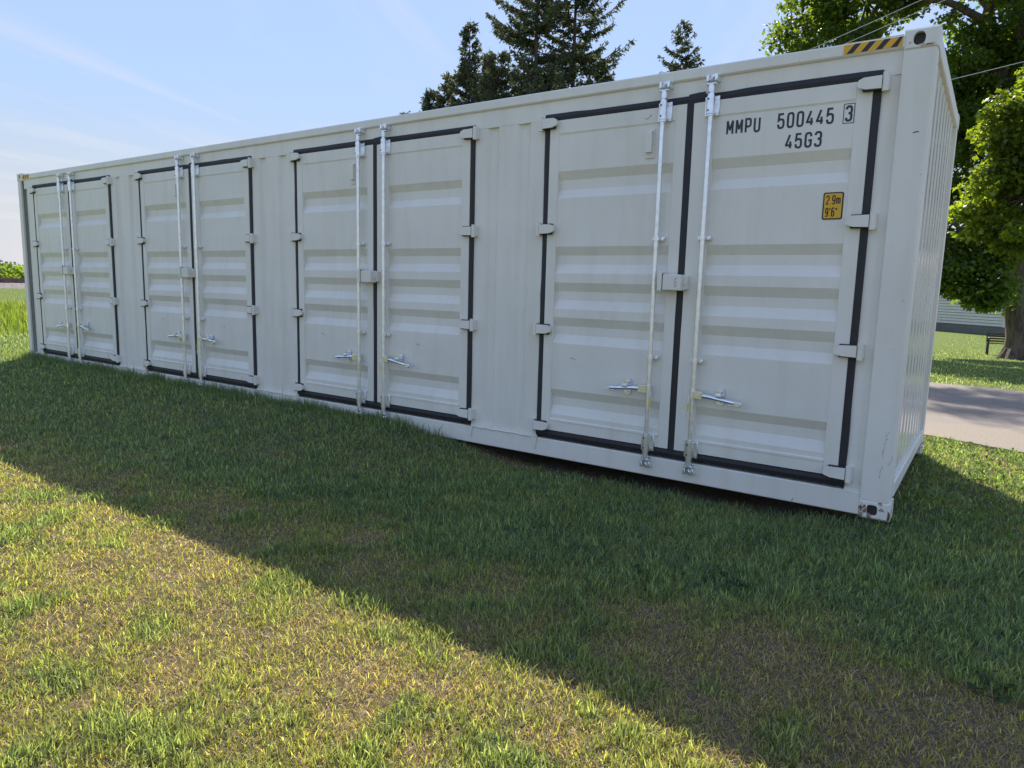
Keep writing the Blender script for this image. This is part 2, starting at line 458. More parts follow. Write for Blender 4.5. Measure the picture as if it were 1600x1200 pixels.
# end walls
for xe, s_ in ((L, 1), (0, -1)):
    mb = MB(); prof = []; y = .14; pitch = .236
    while y < W-.2:
        for d_, h_ in ((0,0),(.022,.045),(.112,.045),(.134,0)): prof.append((y+d_, h_))
        y += pitch
    prof = [(yy, h_) for yy, h_ in prof if yy < W-.12]+[(W-.12, 0)]
    k = len(prof); X0 = xe-s_*.07
    mb.add([(X0+s_*h_, yy, .215) for yy, h_ in prof]+[(X0+s_*h_, yy, 2.80) for yy, h_ in prof], [((i, i+1, k+i+1, k+i) if s_ > 0 else (i+1, i, k+i, k+i+1)) for i in range(k-1)])
    part(mb, 'end_wall', PAINT_END)
    a0, a1 = sorted((xe-s_*.004, xe-s_*.10))
    mb = MB(); mb.box(a0, a1, .155, W-.155, .125, .225, .006); part(mb, 'end_bottom_rail', PAINT_EDGE)
    mb = MB(); mb.box(a0, a1, .155, W-.155, 2.785, 2.885, .006); part(mb, 'end_top_rail', PAINT_EDGE)
mb = MB(); mb.box(L-.07, L-.05, .30, .325, .02, .13, .002); part(mb, 'tie_down_bracket', PAINT)
mb = MB(); mb.box(L-.06, L+.015, 2.26, 2.272, .10, .13, .002); part(mb, 'tie_down_bracket', PAINT)
# back wall
mb = MB(); prof = []; x = .18
while x < L-.3:
    for d_, h_ in ((0,0),(.05,.036),(.12,.036),(.17,0)): prof.append((x+d_, h_))
    x += .275
prof.append((L-.17, 0)); k = len(prof)
mb.add([(xx, W-.05+h_, .15) for xx, h_ in prof]+[(xx, W-.05+h_, 2.80) for xx, h_ in prof], [(i+1, i, k+i, k+i+1) for i in range(k-1)])
part(mb, 'rear_wall', PAINT)

CENT = [1.65, 4.70, 7.742, 10.757]
HW = 1.162
# fixed wall strips between the door pairs
edges = [(XA, CENT[0]-HW)] + [(CENT[i]+HW, CENT[i+1]-HW) for i in range(3)] + [(CENT[3]+HW, XB)]
for k_, (a0, a1) in enumerate(edges):
    mb = MB(); w_ = a1-a0
    if w_ > .5:
        pr = [(0,.028),(.12,.028),(.15,.052),(.21,.052),(.24,.028),(w_-.27,.028),(w_-.235,.052),(w_-.175,.052),(w_-.14,.028),(w_,.028)]
    elif w_ > .2: pr = [(0,.055),(.06,.05),(.11,.028),(w_,.028)]
    else: pr = [(0,.028),(w_*.5,.028),(w_*.72,.034),(w_,.034)]
    n = len(pr)
    mb.add([(a0+q,y,.158) for q,y in pr]+[(a0+q,y,2.80) for q,y in pr], [(i,i+1,n+i+1,n+i) for i in range(n-1)])
    part(mb, 'wall_panel', PAINT)
    if w_ > .5:
        mb = MB(); n = 12; rr = random.Random(k_)
        # uneven weld bead along the ledge and the small end gussets
        mb.tube([(a0+.02+(w_-.04)*i/n, .008+rr.uniform(-.002,.002), .163+rr.uniform(-.004,.004)) for i in range(n+1)], .008, 6)
        part(mb, 'weld_bead', PAINT)
        for q in (a0-.012, a1-.035):
            mb = MB(); mb.add([(q,-.001,.16),(q+.05,-.001,.16),(q+.034,-.001,.065),(q+.020,-.001,.065),(q,.011,.16),(q+.05,.011,.16),(q+.034,.011,.065),(q+.020,.011,.065)],
                              [(0,1,2,3),(0,3,7,4),(1,5,6,2),(0,4,5,1),(3,2,6,7)]); part(mb, 'gusset', PAINT)

# --- door meshes (local x measured from the pair's centre)
GR = [(2.266,2.202,2.129,2.064),(1.697,1.630,1.562,1.492),(1.421,1.353,1.286,1.216),(1.150,1.082,1.015,.945),(.575,.512,.445,.372)]
YF = .012; DEP = .036
def corr_profile():
    p = [(2.545, YF+.002), (2.535, YF+.006)]
    for a0, b0, c0, d0 in GR: p += [(a0, YF+.006), (b0, YF+DEP), (c0, YF+DEP), (d0, YF+.006)]
    p += [(.336, YF+.006), (.330, YF-.003), (.316, YF-.003), (.311, YF+.004)]
    return p
def door_leaf(xa, xb, pa, pb, name):
    """xa..xb leaf, pa..pb corrugated sheet"""
    mb = MB(); p = corr_profile(); n = len(p)
    mb.add([(pa-.002, y, z) for z, y in p]+[(pb+.002, y, z) for z, y in p], [(i, i+1, n+i+1, n+i) for i in range(n-1)])
    zt, zb = 2.645, .235
    mb.box(xa, pa, YF, YF+.06, zb, zt, .003); mb.box(pb, xb, YF, YF+.06, zb, zt, .003)
    mb.box(pa+.0005, pb-.0005, YF+.001, YF+.058, 2.545, zt-.0005, .002); mb.box(pa+.0005, pb-.0005, YF+.001, YF+.058, zb+.0005, .315, .002)
    return mb.mesh(name)
LX = (-1.118, -.022, -1.035, -.105)
RX = (.022, 1.118, .168, 1.03)
ME_L = door_leaf(*LX, 'door'); ME_R = door_leaf(*RX, 'door')
def hinge_mesh(s_):
    """s_=-1: leaf lies to the right of the knuckle (left edge of a pair); +1 mirrored. Origin on the gasket line"""
    mb = MB()
    kx = s_*.045
    mb.tube([(kx, -.014, -.052), (kx, -.014, .052)], .0175, 12)
    mb.box(*sorted((s_*.032, s_*.066)), -.004, .03, -.044, .044, .003)
    pts = [(s_*.026, -.036), (s_*.026, .036), (-s_*.07, .034), (-s_*.098, .022), (-s_*.104, .004), (-s_*.104, -.012), (-s_*.094, -.022), (-s_*.06, -.033)]
    if s_ > 0: pts = pts[::-1]
    mb.prism(pts, -.03, -.012)
    mb.box(*sorted((-s_*.035, -s_*.092)), -.008, .014, -.018, .020, .002)
    return mb.mesh('hinge', False)
def hinge_shade_strip(s_):  # black strip added behind each hinge to stand in for its dark shadow line
    mb = MB(); mb.box(*sorted((-s_*.075, s_*.03)), -.014, .0105, -.041, .041); return mb.mesh('hinge_shade_strip')
ME_RL, ME_RR = hinge_shade_strip(-1), hinge_shade_strip(1)
ME_HL, ME_HR = hinge_mesh(-1), hinge_mesh(1)
ROD_Y = -.032
def rod_mesh():
    mb = MB(); mb.tube([(0, ROD_Y, .165), (0, ROD_Y, 2.735)], .0165, 12); return mb.mesh('locking_rod', True)
ME_ROD = rod_mesh()
def bearing_mesh():
    mb = MB()
    for s_ in (-1, 1): mb.box(*sorted((s_*.016, s_*.05)), -.004, YF+.0, -.064, .064, .003)
    pts = []
    mb.tube([(0, ROD_Y, -.07), (0, ROD_Y, -.058), (0, ROD_Y, -.056), (0, ROD_Y, .056), (0, ROD_Y, .058), (0, ROD_Y, .07)], [.024, .024, .028, .028, .024, .024], 12)
    mb.box(-.027, .027, -.03, YF, -.055, .055, .003)
    for s_ in (-1, 1):
        for z in (-.043, .043): mb.tube([(s_*.037, -.010, z), (s_*.037, -.003, z)], .0085, 8)
    return mb.mesh('rod_bearing', True)
ME_BRG = bearing_mesh()
def bolthole_mesh():
    mb = MB()
    mb.tube([(-.008, ROD_Y-.0292, 0), (-.008, ROD_Y-.026, 0)], .006, 8)
    return mb.mesh('bolt_hole')
ME_BH = bolthole_mesh()
def clamp_mesh():
    mb = MB()
    mb.tube([(0, ROD_Y, -.013), (0, ROD_Y, .013)], .0225, 12)
    mb.box(-.04, .05, -.013, YF, -.013, .013, .002)
    for x in (-.031, .038): mb.tube([(x, -.02, 0), (x, -.012, 0)], .008, 8)
    return mb.mesh('rod_clamp', True)
ME_CL = clamp_mesh()
def cam_mesh(s_):
    """cam and keeper at the rod's end; s_ +1 at the top, -1 at the bottom"""
    mb = MB(); zk = .033*s_
    mb.tube([(0, ROD_Y, -.055*s_), (0, ROD_Y, -.01*s_)], .0215, 10)
    mb.box(-.034, .034, -.05, -.012, *sorted((zk-.046*s_, zk-.030*s_)), .005)
    mb.box(-.038, -.018, -.046, .024, *sorted((zk-.022, zk+.022)), .004)
    mb.box(.018, .040, -.046, .024, *sorted((zk-.020, zk+.024)), .004)
    mb.tube([(-.012, -.03, zk-.012), (.004, -.034, zk+.006), (.022, -.03, zk+.018*s_)], [.013, .015, .012], 8)
    return mb.mesh('rod_cam', True)
ME_CT, ME_CB = cam_mesh(1), cam_mesh(-1)
def handle_mesh(s_):
    """lever pointing to s_ side of the rod"""
    mb = MB()
    mb.tube([(s_*.03, -.035, 0), (s_*.12, -.036, -.003), (s_*.17, -.042, -.008), (s_*.30, -.052, -.018)], [.017, .016, .013, .015], 8, sq=1.0)
    mb.box(*sorted((s_*.26, s_*.345)), -.060, -.045, -.040, -.006, .004)
    mb.tube([(0, ROD_Y, -.03), (0, ROD_Y, .03)], .022, 10)
    return mb.mesh('door_handle', True)
def hub_mesh(s_):
    mb = MB(); mb.box(*sorted((s_*.012, s_*.075)), -.062, -.016, -.028, .028, .004)
    mb.tube([(s_*.045, -.067, 0), (s_*.045, -.058, 0)], .008, 8)
    return mb.mesh('handle_hub')
def keeper_mesh(s_):
    mb = MB(); cx = s_*.185; pts = []
    for k in range(20):
        aa = 2*math.pi*k/20; pts.append((cx+.028*math.cos(aa), (.036 if math.sin(aa) >= 0 else -.036)+.028*math.sin(aa)))
    mb.prism(pts, .004, YF-.001)
    mb.box(cx-.022, cx+.022, -.066, .004, .004, .02, .003)
    mb.prism([(cx-.018,.008),(cx+.018,.008),(cx+.014,.058),(cx-.014,.058)], -.05, -.042)
    mb.tube([(cx, -.05, .03), (cx, .006, .036)], .009, 8)
    mb.tube([(cx, -.012, -.038), (cx, .006, -.038)], .009, 8)
    return mb.mesh('handle_keeper', True)
HM = {s_: (handle_mesh(s_), hub_mesh(s_), keeper_mesh(s_)) for s_ in (-1, 1)}
def tagm():
    mb = MB(); mb.box(-.006, .006, -.058, -.053, -.125, -.065, .002); return mb.mesh('seal_tag')
def wirem():
    mb = MB(); mb.tube([(0,-.05,-.01),(.006,-.056,-.04),(0,-.056,-.07)], .002, 5); mb.tube([(0,-.056,-.13),(.006,-.056,-.17),(-.004,-.056,-.19),(-.006,-.056,-.16),(0,-.056,-.13)], .002, 5); return mb.mesh('seal_wire')
ME_TAG, ME_WIRE = tagm(), wirem()
def lockbox_mesh():
    mb = MB(); mb.box(-.086, .062, -.088, -.004, -.058, .052, .006); mb.box(-.108, -.075, -.095, YF, -.062, .072, .003)
    mb.box(.058, .088, -.03, YF, -.05, .045, .003)
    mb.tube([(.06,-.05,-.005),(.078,-.052,-.016),(.082,-.052,-.002),(.078,-.05,.014)], .004, 6); return mb.mesh('lock_box')
def lockslot():
    mb = MB(); mb.box(-.0745, -.070, -.0895, -.05, -.056, .056); return mb.mesh('lock_box_gap')
ME_LB, ME_LS = lockbox_mesh(), lockslot()
def vent_mesh():
    mb = MB(); mb.box(-.033, .033, YF-.004, YF+.01, -.10, .10, .003)
    mb.prism([(-.024,.068),(-.024,-.062),(.024,-.062),(.024,.068)], -.022, YF)
    mb.add([(-.024,-.0215,.068),(.024,-.0215,.068),(.02,YF,.088),(-.02,YF,.088)], [(0,1,2,3)])
    return mb.mesh('vent')
ME_VENT = vent_mesh()
def gasket(path, w, rs, y=.016, t=.022):
    """hand-trimmed black rubber strip along path of (x,z) corners"""
    mb = MB(); (x0, z0), (x1, z1) = path
    n = max(6, int(math.hypot(x1-x0, z1-z0)/.12)); a_, b_ = [], []
    ux, uz = (x1-x0), (z1-z0); ln = math.hypot(ux, uz); ux /= ln; uz /= ln
    wa = wb = w/2
    for i in range(n+1):
        f_ = i/n
        if rs.random() < .3: wa = w/2*rs.uniform(.88, 1.12)
        if rs.random() < .3: wb = w/2*rs.uniform(.88, 1.12)
        px, pz = x0+(x1-x0)*f_, z0+(z1-z0)*f_
        a_.append((px-uz*wa, pz+ux*wa)); b_.append((px+uz*wb, pz-ux*wb))
    poly = a_ + b_[::-1]; k = len(a_)
    vv = [(x, y, z) for x, z in a_]+[(x, y, z) for x, z in b_]+[(x, y+t, z) for x, z in a_]+[(x, y+t, z) for x, z in b_]
    mid = [((p[0]+q[0])/2, y-.006, (p[1]+q[1])/2) for p, q in zip(a_, b_)]
    vv += mid; F = []
    for i in range(k-1):
        F += [(i, 4*k+i, 4*k+i+1, i+1), (4*k+i, k+i, k+i+1, 4*k+i+1), (2*k+i, i, i+1, 2*k+i+1), (k+i, 3*k+i, 3*k+i+1, k+i+1)]
    mb.add(vv, F); return mb

HZ = (2.62, 1.828, 1.045, .265)
doors = []
rs = random.Random(3)
for i, cx in enumerate(CENT):
    D0 = (cx-L/2, -W/2, 0)
    for side, me, lx, rodx in ((-1, ME_L, LX, -.176), (1, ME_R, RX, .155)):
        d = link(me, 'door', PAINT, cont, D0)
        doors.append(d)
        for z in HZ:
            z += rs.uniform(-.006, .006)
            link(ME_HL if side < 0 else ME_HR, 'hinge', PAINT, d, (side*1.14, 0, z)); link(ME_RL if side < 0 else ME_RR, 'hinge_shade_strip', RUBBER, d, (side*1.14, 0, z))
        rod = link(ME_ROD, 'locking_rod', GALV, d, (rodx, 0, 0)); rod.rotation_euler = (0, rs.uniform(-.0015, .0015), 0)
        for z in (.268, 2.604):
            link(ME_BRG, 'rod_bearing', GALV, d, (rodx, 0, z)); 
            for zz_ in (-.036, .036): link(ME_BH, 'bolt_hole', BLACKV, d, (rodx, 0, z+zz_))
        for z in (.90, 1.742): link(ME_CL, 'rod_clamp', GALV, d, (rodx, 0, z))
        link(ME_CT, 'rod_cam', GALV, d, (rodx, 0, 2.742)); link(ME_CB, 'rod_cam', GALV, d, (rodx, 0, .140))
        hm = HM[side]; zt = .664
        zt += rs.uniform(-.012, .012); ta = R(rs.uniform(-4, 4))
        for mm_, nm_, mt_ in ((hm[0], 'door_handle', GALV), (hm[1], 'handle_hub', YGALV), (hm[2], 'handle_keeper', GALV)):
            ho = link(mm_, nm_, mt_, d, (rodx, 0, zt))
            if nm_ != 'handle_keeper': ho.rotation_euler = (0, ta, 0)
        if i >= 1:
            link(ME_TAG, 'seal_tag', YPLASTIC, d, (rodx-.022*side*(1 if side > 0 else 1), 0, zt)); link(ME_WIRE, 'seal_wire', GALV, d, (rodx-.022*side, 0, zt))
        xo = side*1.140
        gasket(((xo, .195), (xo, 2.69)), .046, rs, y=.017).build('gasket', RUBBER, d)
        gasket(((side*1.165, 2.668), (side*.006 if side > 0 else -.004, 2.668)), .054, rs, y=.0165).build('gasket', RUBBER, d)
        gasket(((side*1.165, .205), (side*.0, .205)), .052, rs, y=.0163).build('gasket', RUBBER, d)
        if side < 0:
            gasket(((0, .22), (0, 2.65)), .048, rs, y=.011).build('gasket', RUBBER, d)
            gasket(((-.012, 2.665), (.10, 2.675)), .075, rs, y=.0135).build('gasket', RUBBER, d)
            link(ME_VENT, 'vent', PAINT, d, (-.282, 0, 2.405))
            link(ME_LB, 'lock_box', PAINT, d, (-.022, 0, 1.44)); link(ME_LS, 'lock_box_gap', BLACKV, d, (-.022, 0, 1.44))
# scuffs on doors
GREYMARK = simple('grey_scrape', (.30, .30, .30), .6)
def scuff(d, x, z, w_, h_, y, sd_, mat=GREYMARK):
    r_ = random.Random(sd_); mb = MB()
    pts = [(x+w_*k/5, z+h_*math.sin(k*1.1)+r_.uniform(-.3,.3)*h_) for k in range(6)]
    mb.ribbon(pts, .0045, y); return mb.build('scuff_mark', mat, d)
SC = YF+.0052
for d, x, z, w_, h_ in ((doors[6],-.87,.83,.05,.006),(doors[5],.52,.83,.05,.006),(doors[4],-.78,.85,.05,.008),(doors[3],.55,.83,.05,.004),(doors[2],-.75,.86,.05,.004),(doors[6],-.36,.0,.0,.0)):
    if w_: scuff(d, x, z, w_, h_, SC, int(abs(x*100)))
scuff(doors[6], -.33, 2.585, .05, -.012, YF-.0003, 9)

SMEAR = simple('brown_smear', (.62, .54, .46), .7, var=.12, vs_=60)
for x, z, h_, t_ in ((12.120,.40,.17,.012),(12.112,.27,.08,.009),(12.158,.36,.06,.010)):
    rr = random.Random(int(z*100)); n = 9
    for q in range(n):
        zq = z+h_*q/n; xq = x+.016*q/n+rr.uniform(-.006, .006); mb = MB(); ln = h_/n*rr.uniform(.4, 1.1)
        mb.ribbon([(xq, zq), (xq+.002, zq+ln*.5), (xq+.001, zq+ln)], t_*rr.uniform(.3, .9), .0034); part(mb, 'scuff_mark', SMEAR)
RUSTY = simple('faint_rust_smear', (.52, .42, .33), .75, var=.2, vs_=70)
for x, z, ln, t_ in ((12.10,2.792,.06,.010),(12.09,2.800,.03,.006),(12.13,2.797,.04,.008),(12.04,2.815,.012,.01)):
    mb = MB(); mb.ribbon([(x, z), (x+ln*.5, z+.003), (x+ln, z+.001)], t_, -.0006); part(mb, 'rust_smear', RUSTY)
mb = MB(); mb.ribbon([(12.105,2.318),(12.12,2.323),(12.135,2.321)], .006, .0034); part(mb, 'scuff_mark', INK)
# lettering
GL = {
 'M': [[(0,0),(0,1)],[(0,1),(.5,.28)],[(.5,.28),(1,1)],[(1,1),(1,0)]],
 'P': [[(0,0),(0,1),(.72,1),(.93,.93),(1,.8),(1,.64),(.93,.5),(.72,.43),(0,.43)]],
 'U': [[(0,1),(0,.2),(.1,.06),(.3,0),(.7,0),(.9,.06),(1,.2),(1,1)]],
 '5': [[(.95,1),(.08,1),(.03,.55),(.3,.62),(.7,.62),(.92,.55),(1,.42),(1,.18),(.9,.05),(.7,0),(.3,0),(.1,.05),(0,.18),(0,.26)]],
 '0': [[(.3,0),(.1,.05),(0,.18),(0,.82),(.1,.95),(.3,1),(.7,1),(.9,.95),(1,.82),(1,.18),(.9,.05),(.7,0)], 'c'],
 '4': [[(.62,1),(0,.27),(0,.22),(1.08,.22)],[(.78,.5),(.78,0)]],
 '3': [[(0,.8),(.05,.92),(.25,1),(.72,1),(.92,.93),(1,.8),(1,.66),(.9,.56),(.62,.52),(.4,.52)],[(.62,.52),(.9,.48),(1,.36),(1,.18),(.92,.06),(.72,0),(.25,0),(.05,.07),(0,.2)]],
 'G': [[(1,.74),(1,.84),(.9,.95),(.7,1),(.3,1),(.1,.95),(0,.82),(0,.18),(.1,.05),(.3,0),(.7,0),(.9,.05),(1,.16),(1,.46),(.52,.46)]],
 '2': [[(0,.76),(.05,.9),(.25,1),(.72,1),(.95,.9),(1,.74),(.9,.55),(.1,.12),(0,0),(1,0)]],
 '9': [[(1,.55),(.9,.44),(.7,.38),(.3,.38),(.08,.46),(0,.6),(0,.8),(.08,.94),(.3,1),(.7,1),(.92,.94),(1,.8),(1,.3),(.9,.1),(.65,0),(.3,0),(.05,.1)]],
 '6': [[(0,.45),(.1,.56),(.3,.62),(.7,.62),(.92,.54),(1,.4),(1,.2),(.92,.06),(.7,0),(.3,0),(.08,.06),(0,.2),(0,.7),(.1,.9),(.35,1),(.7,1),(.95,.9)]],
 'm': [[(0,0),(0,.7)],[(0,.55),(.15,.68),(.38,.68),(.5,.55),(.5,0)],[(.5,.55),(.65,.68),(.88,.68),(1,.55),(1,0)]],
 '.': [[(.3,0),(.3,.07)]], "'": [[(.4,1),(.4,.74)]], '"': [[(.2,1),(.2,.74)],[(.75,1),(.75,.74)]],
}
def text(s, x0, z0, w_, h_, gap, t, y, mb, widths={}):
    x = x0
    for ch in s:
        if ch == ' ': x += w_+gap; continue
        st = GL[ch]; closed = st[-1] == 'c'; ww = widths.get(ch, 1)*w_
        for k_, ln in enumerate(q for q in st if q != 'c'):
            mb.ribbon([(x+t/2+(ww-t)*a_, z0+t/2+(h_-t)*b_) for a_, b_ in ln], t, y-.00012*k_, closed)
        x += ww+gap
    return x
def word(s, x0, x1, z0, h_, t, y, d, name='lettering', mat=INK, gapf=.3, widths={}):
    tot = sum(widths.get(c_, 1) for c_ in s)+gapf*(len(s)-1); w_ = (x1-x0)/tot
    mb = MB(); text(s, x0, z0, w_, h_, w_*gapf, t, y, mb, widths); return mb.build(name, mat, d)
dR = doors[7]; c4 = CENT[3]; TY = YF+.0045
def tw(s, xa, xb, z0, h_, **k): return word(s, xa-c4, xb-c4, z0, h_, 0.0128, TY, dR, **k)
tw('MMPU', 11.011, 11.232, 2.412, .096, widths={'M': 1.1})
tw('500445', 11.337, 11.671, 2.4175, .096)
tw('3', 11.733, 11.774, 2.421, .094)
mb = MB(); mb.ribbon([(11.724-c4,2.412),(11.783-c4,2.412),(11.783-c4,2.524),(11.724-c4,2.524)], .004, TY, True); mb.build('lettering_frame', INK, dR)
tw('45G3', 11.395, 11.612, 2.288, .094)
# height decal
def rrect(x0, x1, z0, z1, r_):
    p = []
    for cx, cz, a0 in ((x1-r_,z1-r_,0),(x0+r_,z1-r_,90),(x0+r_,z0+r_,180),(x1-r_,z0+r_,270)):
        for k in range(5): aa = R(a0+k*22.5); p.append((cx+r_*math.cos(aa), cz+r_*math.sin(aa)))
    return p
mb = MB(); mb.prism(rrect(11.650-c4, 11.767-c4, 1.843, 2.008, .012)[::-1], YF+.0035, YF+.0058); mb.build('height_decal_border', BLACKV, dR)
mb = MB(); mb.prism(rrect(11.658-c4, 11.759-c4, 1.851, 2.000, .008)[::-1], YF+.0025, YF+.0045); dec = mb.build('height_decal', YELLOW, dR)
word("2.9m", 11.667-c4, 11.751-c4, 1.934, .056, .0066, YF+.0018, dR, 'decal_lettering', BLACKV, .18, {'.': .3, 'm': 1.25})
word("9'6\"", 11.667-c4, 11.736-c4, 1.860, .056, .0066, YF+.0018, dR, 'decal_lettering', BLACKV, .2, {"'": .45, '"': .6})
# lock box red marks
mb = MB(); rr = random.Random(8)
for k in range(7):
    z = 1.405+k*.010; x = -.022+.022+rr.uniform(-.006,.006); mb.ribbon([(x-.006,z),(x+.004,z+.005),(x+.008,z-.003)], .0025, -.0886)
mb.build('red_pen_marks', REDINK, doors[6])
# hazard stripes at the rail ends
def hazard(x0, x1, n_, sc=1.0):
    mb = MB(); mb.box(x0, x1, .0035, .007, 2.808, 2.861); mb.box(x0, x1, .0125, .07, 2.8712, 2.8735); part(mb, 'hazard_strip', YELLOW)
    mb = MB(); w_ = (x1-x0)/n_
    for k in range(n_):
        a_ = x0+k*w_
        pp = [(a_+.02*sc, 2.8085), (a_+w_*.45+.02*sc, 2.8085), (min(a_+w_*.45+.05*sc+.02, x1), 2.8608), (a_+.05*sc+.02, 2.8608)]
        mb.add([(min(x, x1), .003, z) for x, z in pp], [(0,1,2,3)])
        mb.add([(min(a_+.07*sc, x1), .0126, 2.8738),(min(a_+w_*.45+.07*sc, x1), .0126, 2.8738),(min(a_+w_*.45+.12*sc, x1), .07, 2.8738),(min(a_+.12*sc, x1), .07, 2.8738)], [(0,1,2,3)])
    part(mb, 'hazard_stripe', BLACKV)
hazard(11.695, 12.008, 4, .8); hazard(.185, .42, 3, .8)

# ------------------------------------------------------------------ grass
rg = np.random.RandomState(11)
FWA = math.atan2(fw.y, fw.x)
def polar(n, r0, r1, half, pw):
    """sample points around the camera, areal density ~ r**-pw"""
    e = 2-pw; u = rg.rand(n)
    r = (u*(r1**e-r0**e)+r0**e)**(1/e)
    a_ = FWA + rg.uniform(-half, half, n)
    return CAM[0]+r*np.cos(a_), CAM[1]+r*np.sin(a_), r
def drive_near(x): return np.clip(3.5-.35*(x-12.15), 3.0, 3.7)
def keep_mask(x, y):
    inside = (x > .12) & (x < 12.08) & (y > .10) & (y < 2.34)
    road = (x > -6.2) & (y > drive_near(x)+rg.normal(0, .05, len(x))) & (y < 8.72-.15*np.clip(x-11.8, -1, 9)+rg.normal(0, .06, len(x)))
    hidden = (y > 1.0) & (x < 10.8) & (x > -2.5)
    return ~(inside | road | hidden)
def dryness(x, y):
    d = .06 + .38*(1-sstep(-2.4, -1.75, y+.55*(fbm(x, y, .7)-.5)))
    d = d + .34*(fbm(x+31, y+7, 2.6)-.5)*(1-.55*sstep(-1.5, -.6, y))
    d = d + .62*np.exp(-(((x-12.5)/.8)**2+((y+2.0)/.5)**2)) + .4*np.exp(-(((x-11.75)/.45)**2+((y+1.85)/.22)**2)) + .16*np.exp(-(((x-9.9)/1.4)**2+((y+2.1)/.35)**2))
    d = d + .35*np.exp(-(((x-9.3)/.5)**2+((y+3.0)/.3)**2)) + .3*np.exp(-(((x-10.3)/.3)**2+((y+3.4)/.25)**2)) + .25*np.exp(-(((x-10.8)/.35)**2+((y+2.95)/.2)**2))
    d = d + .5*np.exp(-(((x-9.4)/.7)**2+((y-.1)/.22)**2))
    d = d + .95*(fbm(x-11, y+3, 6.5)-.5)
    return np.clip(d, 0, 1)
def blades(x, y, h, w, lean, colr, tipc=None, flat=0.0):
    n = len(x); z = ground(x, y)-.006
    az = rg.uniform(0, 2*math.pi, n); fa = rg.uniform(0, 2*math.pi, n)   # lean direction, facing
    ld = np.stack([np.cos(az), np.sin(az)], 1); pd = np.stack([np.cos(fa), np.sin(fa)], 1)
    V = np.zeros((n, 5, 3), np.float32)
    base = np.stack([x, y, z], 1)
    s1, s2 = np.sin(lean*.55), np.sin(lean*1.15); c1, c2 = np.cos(lean*.55), np.cos(lean*1.15)
    mid = base + np.concatenate([ld*(h*.55*s1)[:, None], (h*.55*c1)[:, None]], 1)
    tip = mid + np.concatenate([ld*(h*.5*s2)[:, None], (h*.5*c2)[:, None]], 1)
    tip[:, 2] = np.maximum(tip[:, 2], z+.012)
    hw = np.concatenate([pd*(w/2)[:, None], np.zeros((n, 1))], 1)
    V[:, 0] = base-hw*.7; V[:, 1] = base+hw*.7; V[:, 2] = mid-hw; V[:, 3] = mid+hw; V[:, 4] = tip
    C = np.repeat(colr[:, None, :], 5, 1).astype(np.float32)
    if tipc is not None: C[:, 4] = tipc
    b_ = (np.arange(n)*5)[:, None]
    F = np.concatenate([b_+np.array([0, 1, 3]), b_+np.array([0, 3, 2]), b_+np.array([2, 3, 4])])
    return V.reshape(-1, 3), F, C.reshape(-1, 3)
def grass_cols(n, x, y, dry):
    v = rg.rand(n)[:, None]; q = fbm(x, y, 2.2)[:, None]
    g1 = np.array([.088, .140, .098]); g2 = np.array([.19, .255, .14]); g3 = np.array([.34, .31, .055])
    c = g1+(g2-g1)*np.clip(v*.9+.25*(q-.5)*2, 0, 1)
    yl = np.clip(dry*1.1+.25*rg.rand(n)-.2, 0, 1)[:, None]
    return c*(1-.55*yl)+g3*.55*yl
straw1, straw2 = np.array([.46, .37, .24]), np.array([.24, .18, .11])
mt, nt, b = newmat('grass_blade')
at_ = N(nt, 'ShaderNodeAttribute', attribute_name='tint'); nt.links.new(at_.outputs['Color'], b.inputs['Base Color'])
b.inputs['Roughness'].default_value = .42; b.inputs['Specular IOR Level'].default_value = .45
tr = N(nt, 'ShaderNodeBsdfTranslucent'); hs = N(nt, 'ShaderNodeMix', data_type='RGBA', blend_type='MULTIPLY'); hs.inputs['Factor'].default_value = 1
nt.links.new(at_.outputs['Color'], hs.inputs['A']); hs.inputs['B'].default_value = (2.8, 2.6, .95, 1); nt.links.new(hs.outputs['Result'], tr.inputs['Color'])
ms = N(nt, 'ShaderNodeMixShader'); ms.inputs[0].default_value = .47
out = nt.nodes['Material Output']
nt.links.new(b.outputs[0], ms.inputs[1]); nt.links.new(tr.outputs[0], ms.inputs[2]); nt.links.new(ms.outputs[0], out.inputs[0])
GRASS = mt
parts = []
def scatter(n, r0, r1, pw, half=R(48)):
    x, y, r = polar(n, r0, r1, half, pw)
    k = keep_mask(x, y); x, y, r = x[k], y[k], r[k]
    dry = dryness(x, y)
    under = ((y > -.02) & (x > 8.4) & (x < 12.17) & (y < 2.4))
    k = (rg.rand(len(x)) < (1-.72*sstep(.3, .9, dry))) & ~(under & (rg.rand(len(x)) < .8))
    x, y, r, dry = x[k], y[k], r[k], dry[k]
    n = len(x); lush = 1-sstep(.1, .6, dry)
    cl = .55+.9*fbm(x, y, 5.5)                 # tufts: taller here, shorter there
    edge = np.exp(-np.clip(-y, 0, 9)/.28)*(1-sstep(8.2, 9.2, x))*(y < .1)
    right = sstep(12.2, 12.6, x)*sstep(-.5, .8, y)
    h = (.025+.020*lush)*cl*rg.uniform(.45, 1.7, n)*(1+.75*edge*rg.rand(n))*(1-.25*right)
    far = np.clip((r-4)/8, 0, 1)
    w = (.0036+.0010*lush)*rg.uniform(.6, 1.4, n)*np.clip(r/3.2, 1, 5)**.75
    lean = rg.gamma(2.2, .33, n)
    c = grass_cols(n, x, y, dry)
    c = c*np.clip(rg.lognormal(-.08, .42, n), .35, 2.0)[:, None]
    return blades(x, y, h, w, np.clip(lean, 0, 1.5), c, c*np.array([1.25, 1.15, .95]))
parts.append(scatter(330000, 1.2, 5.0, .75))
parts.append(scatter(300000, 5.0, 13, 1.7, R(45)))
parts.append(scatter(190000, 13, 48, 1.9, R(41)))
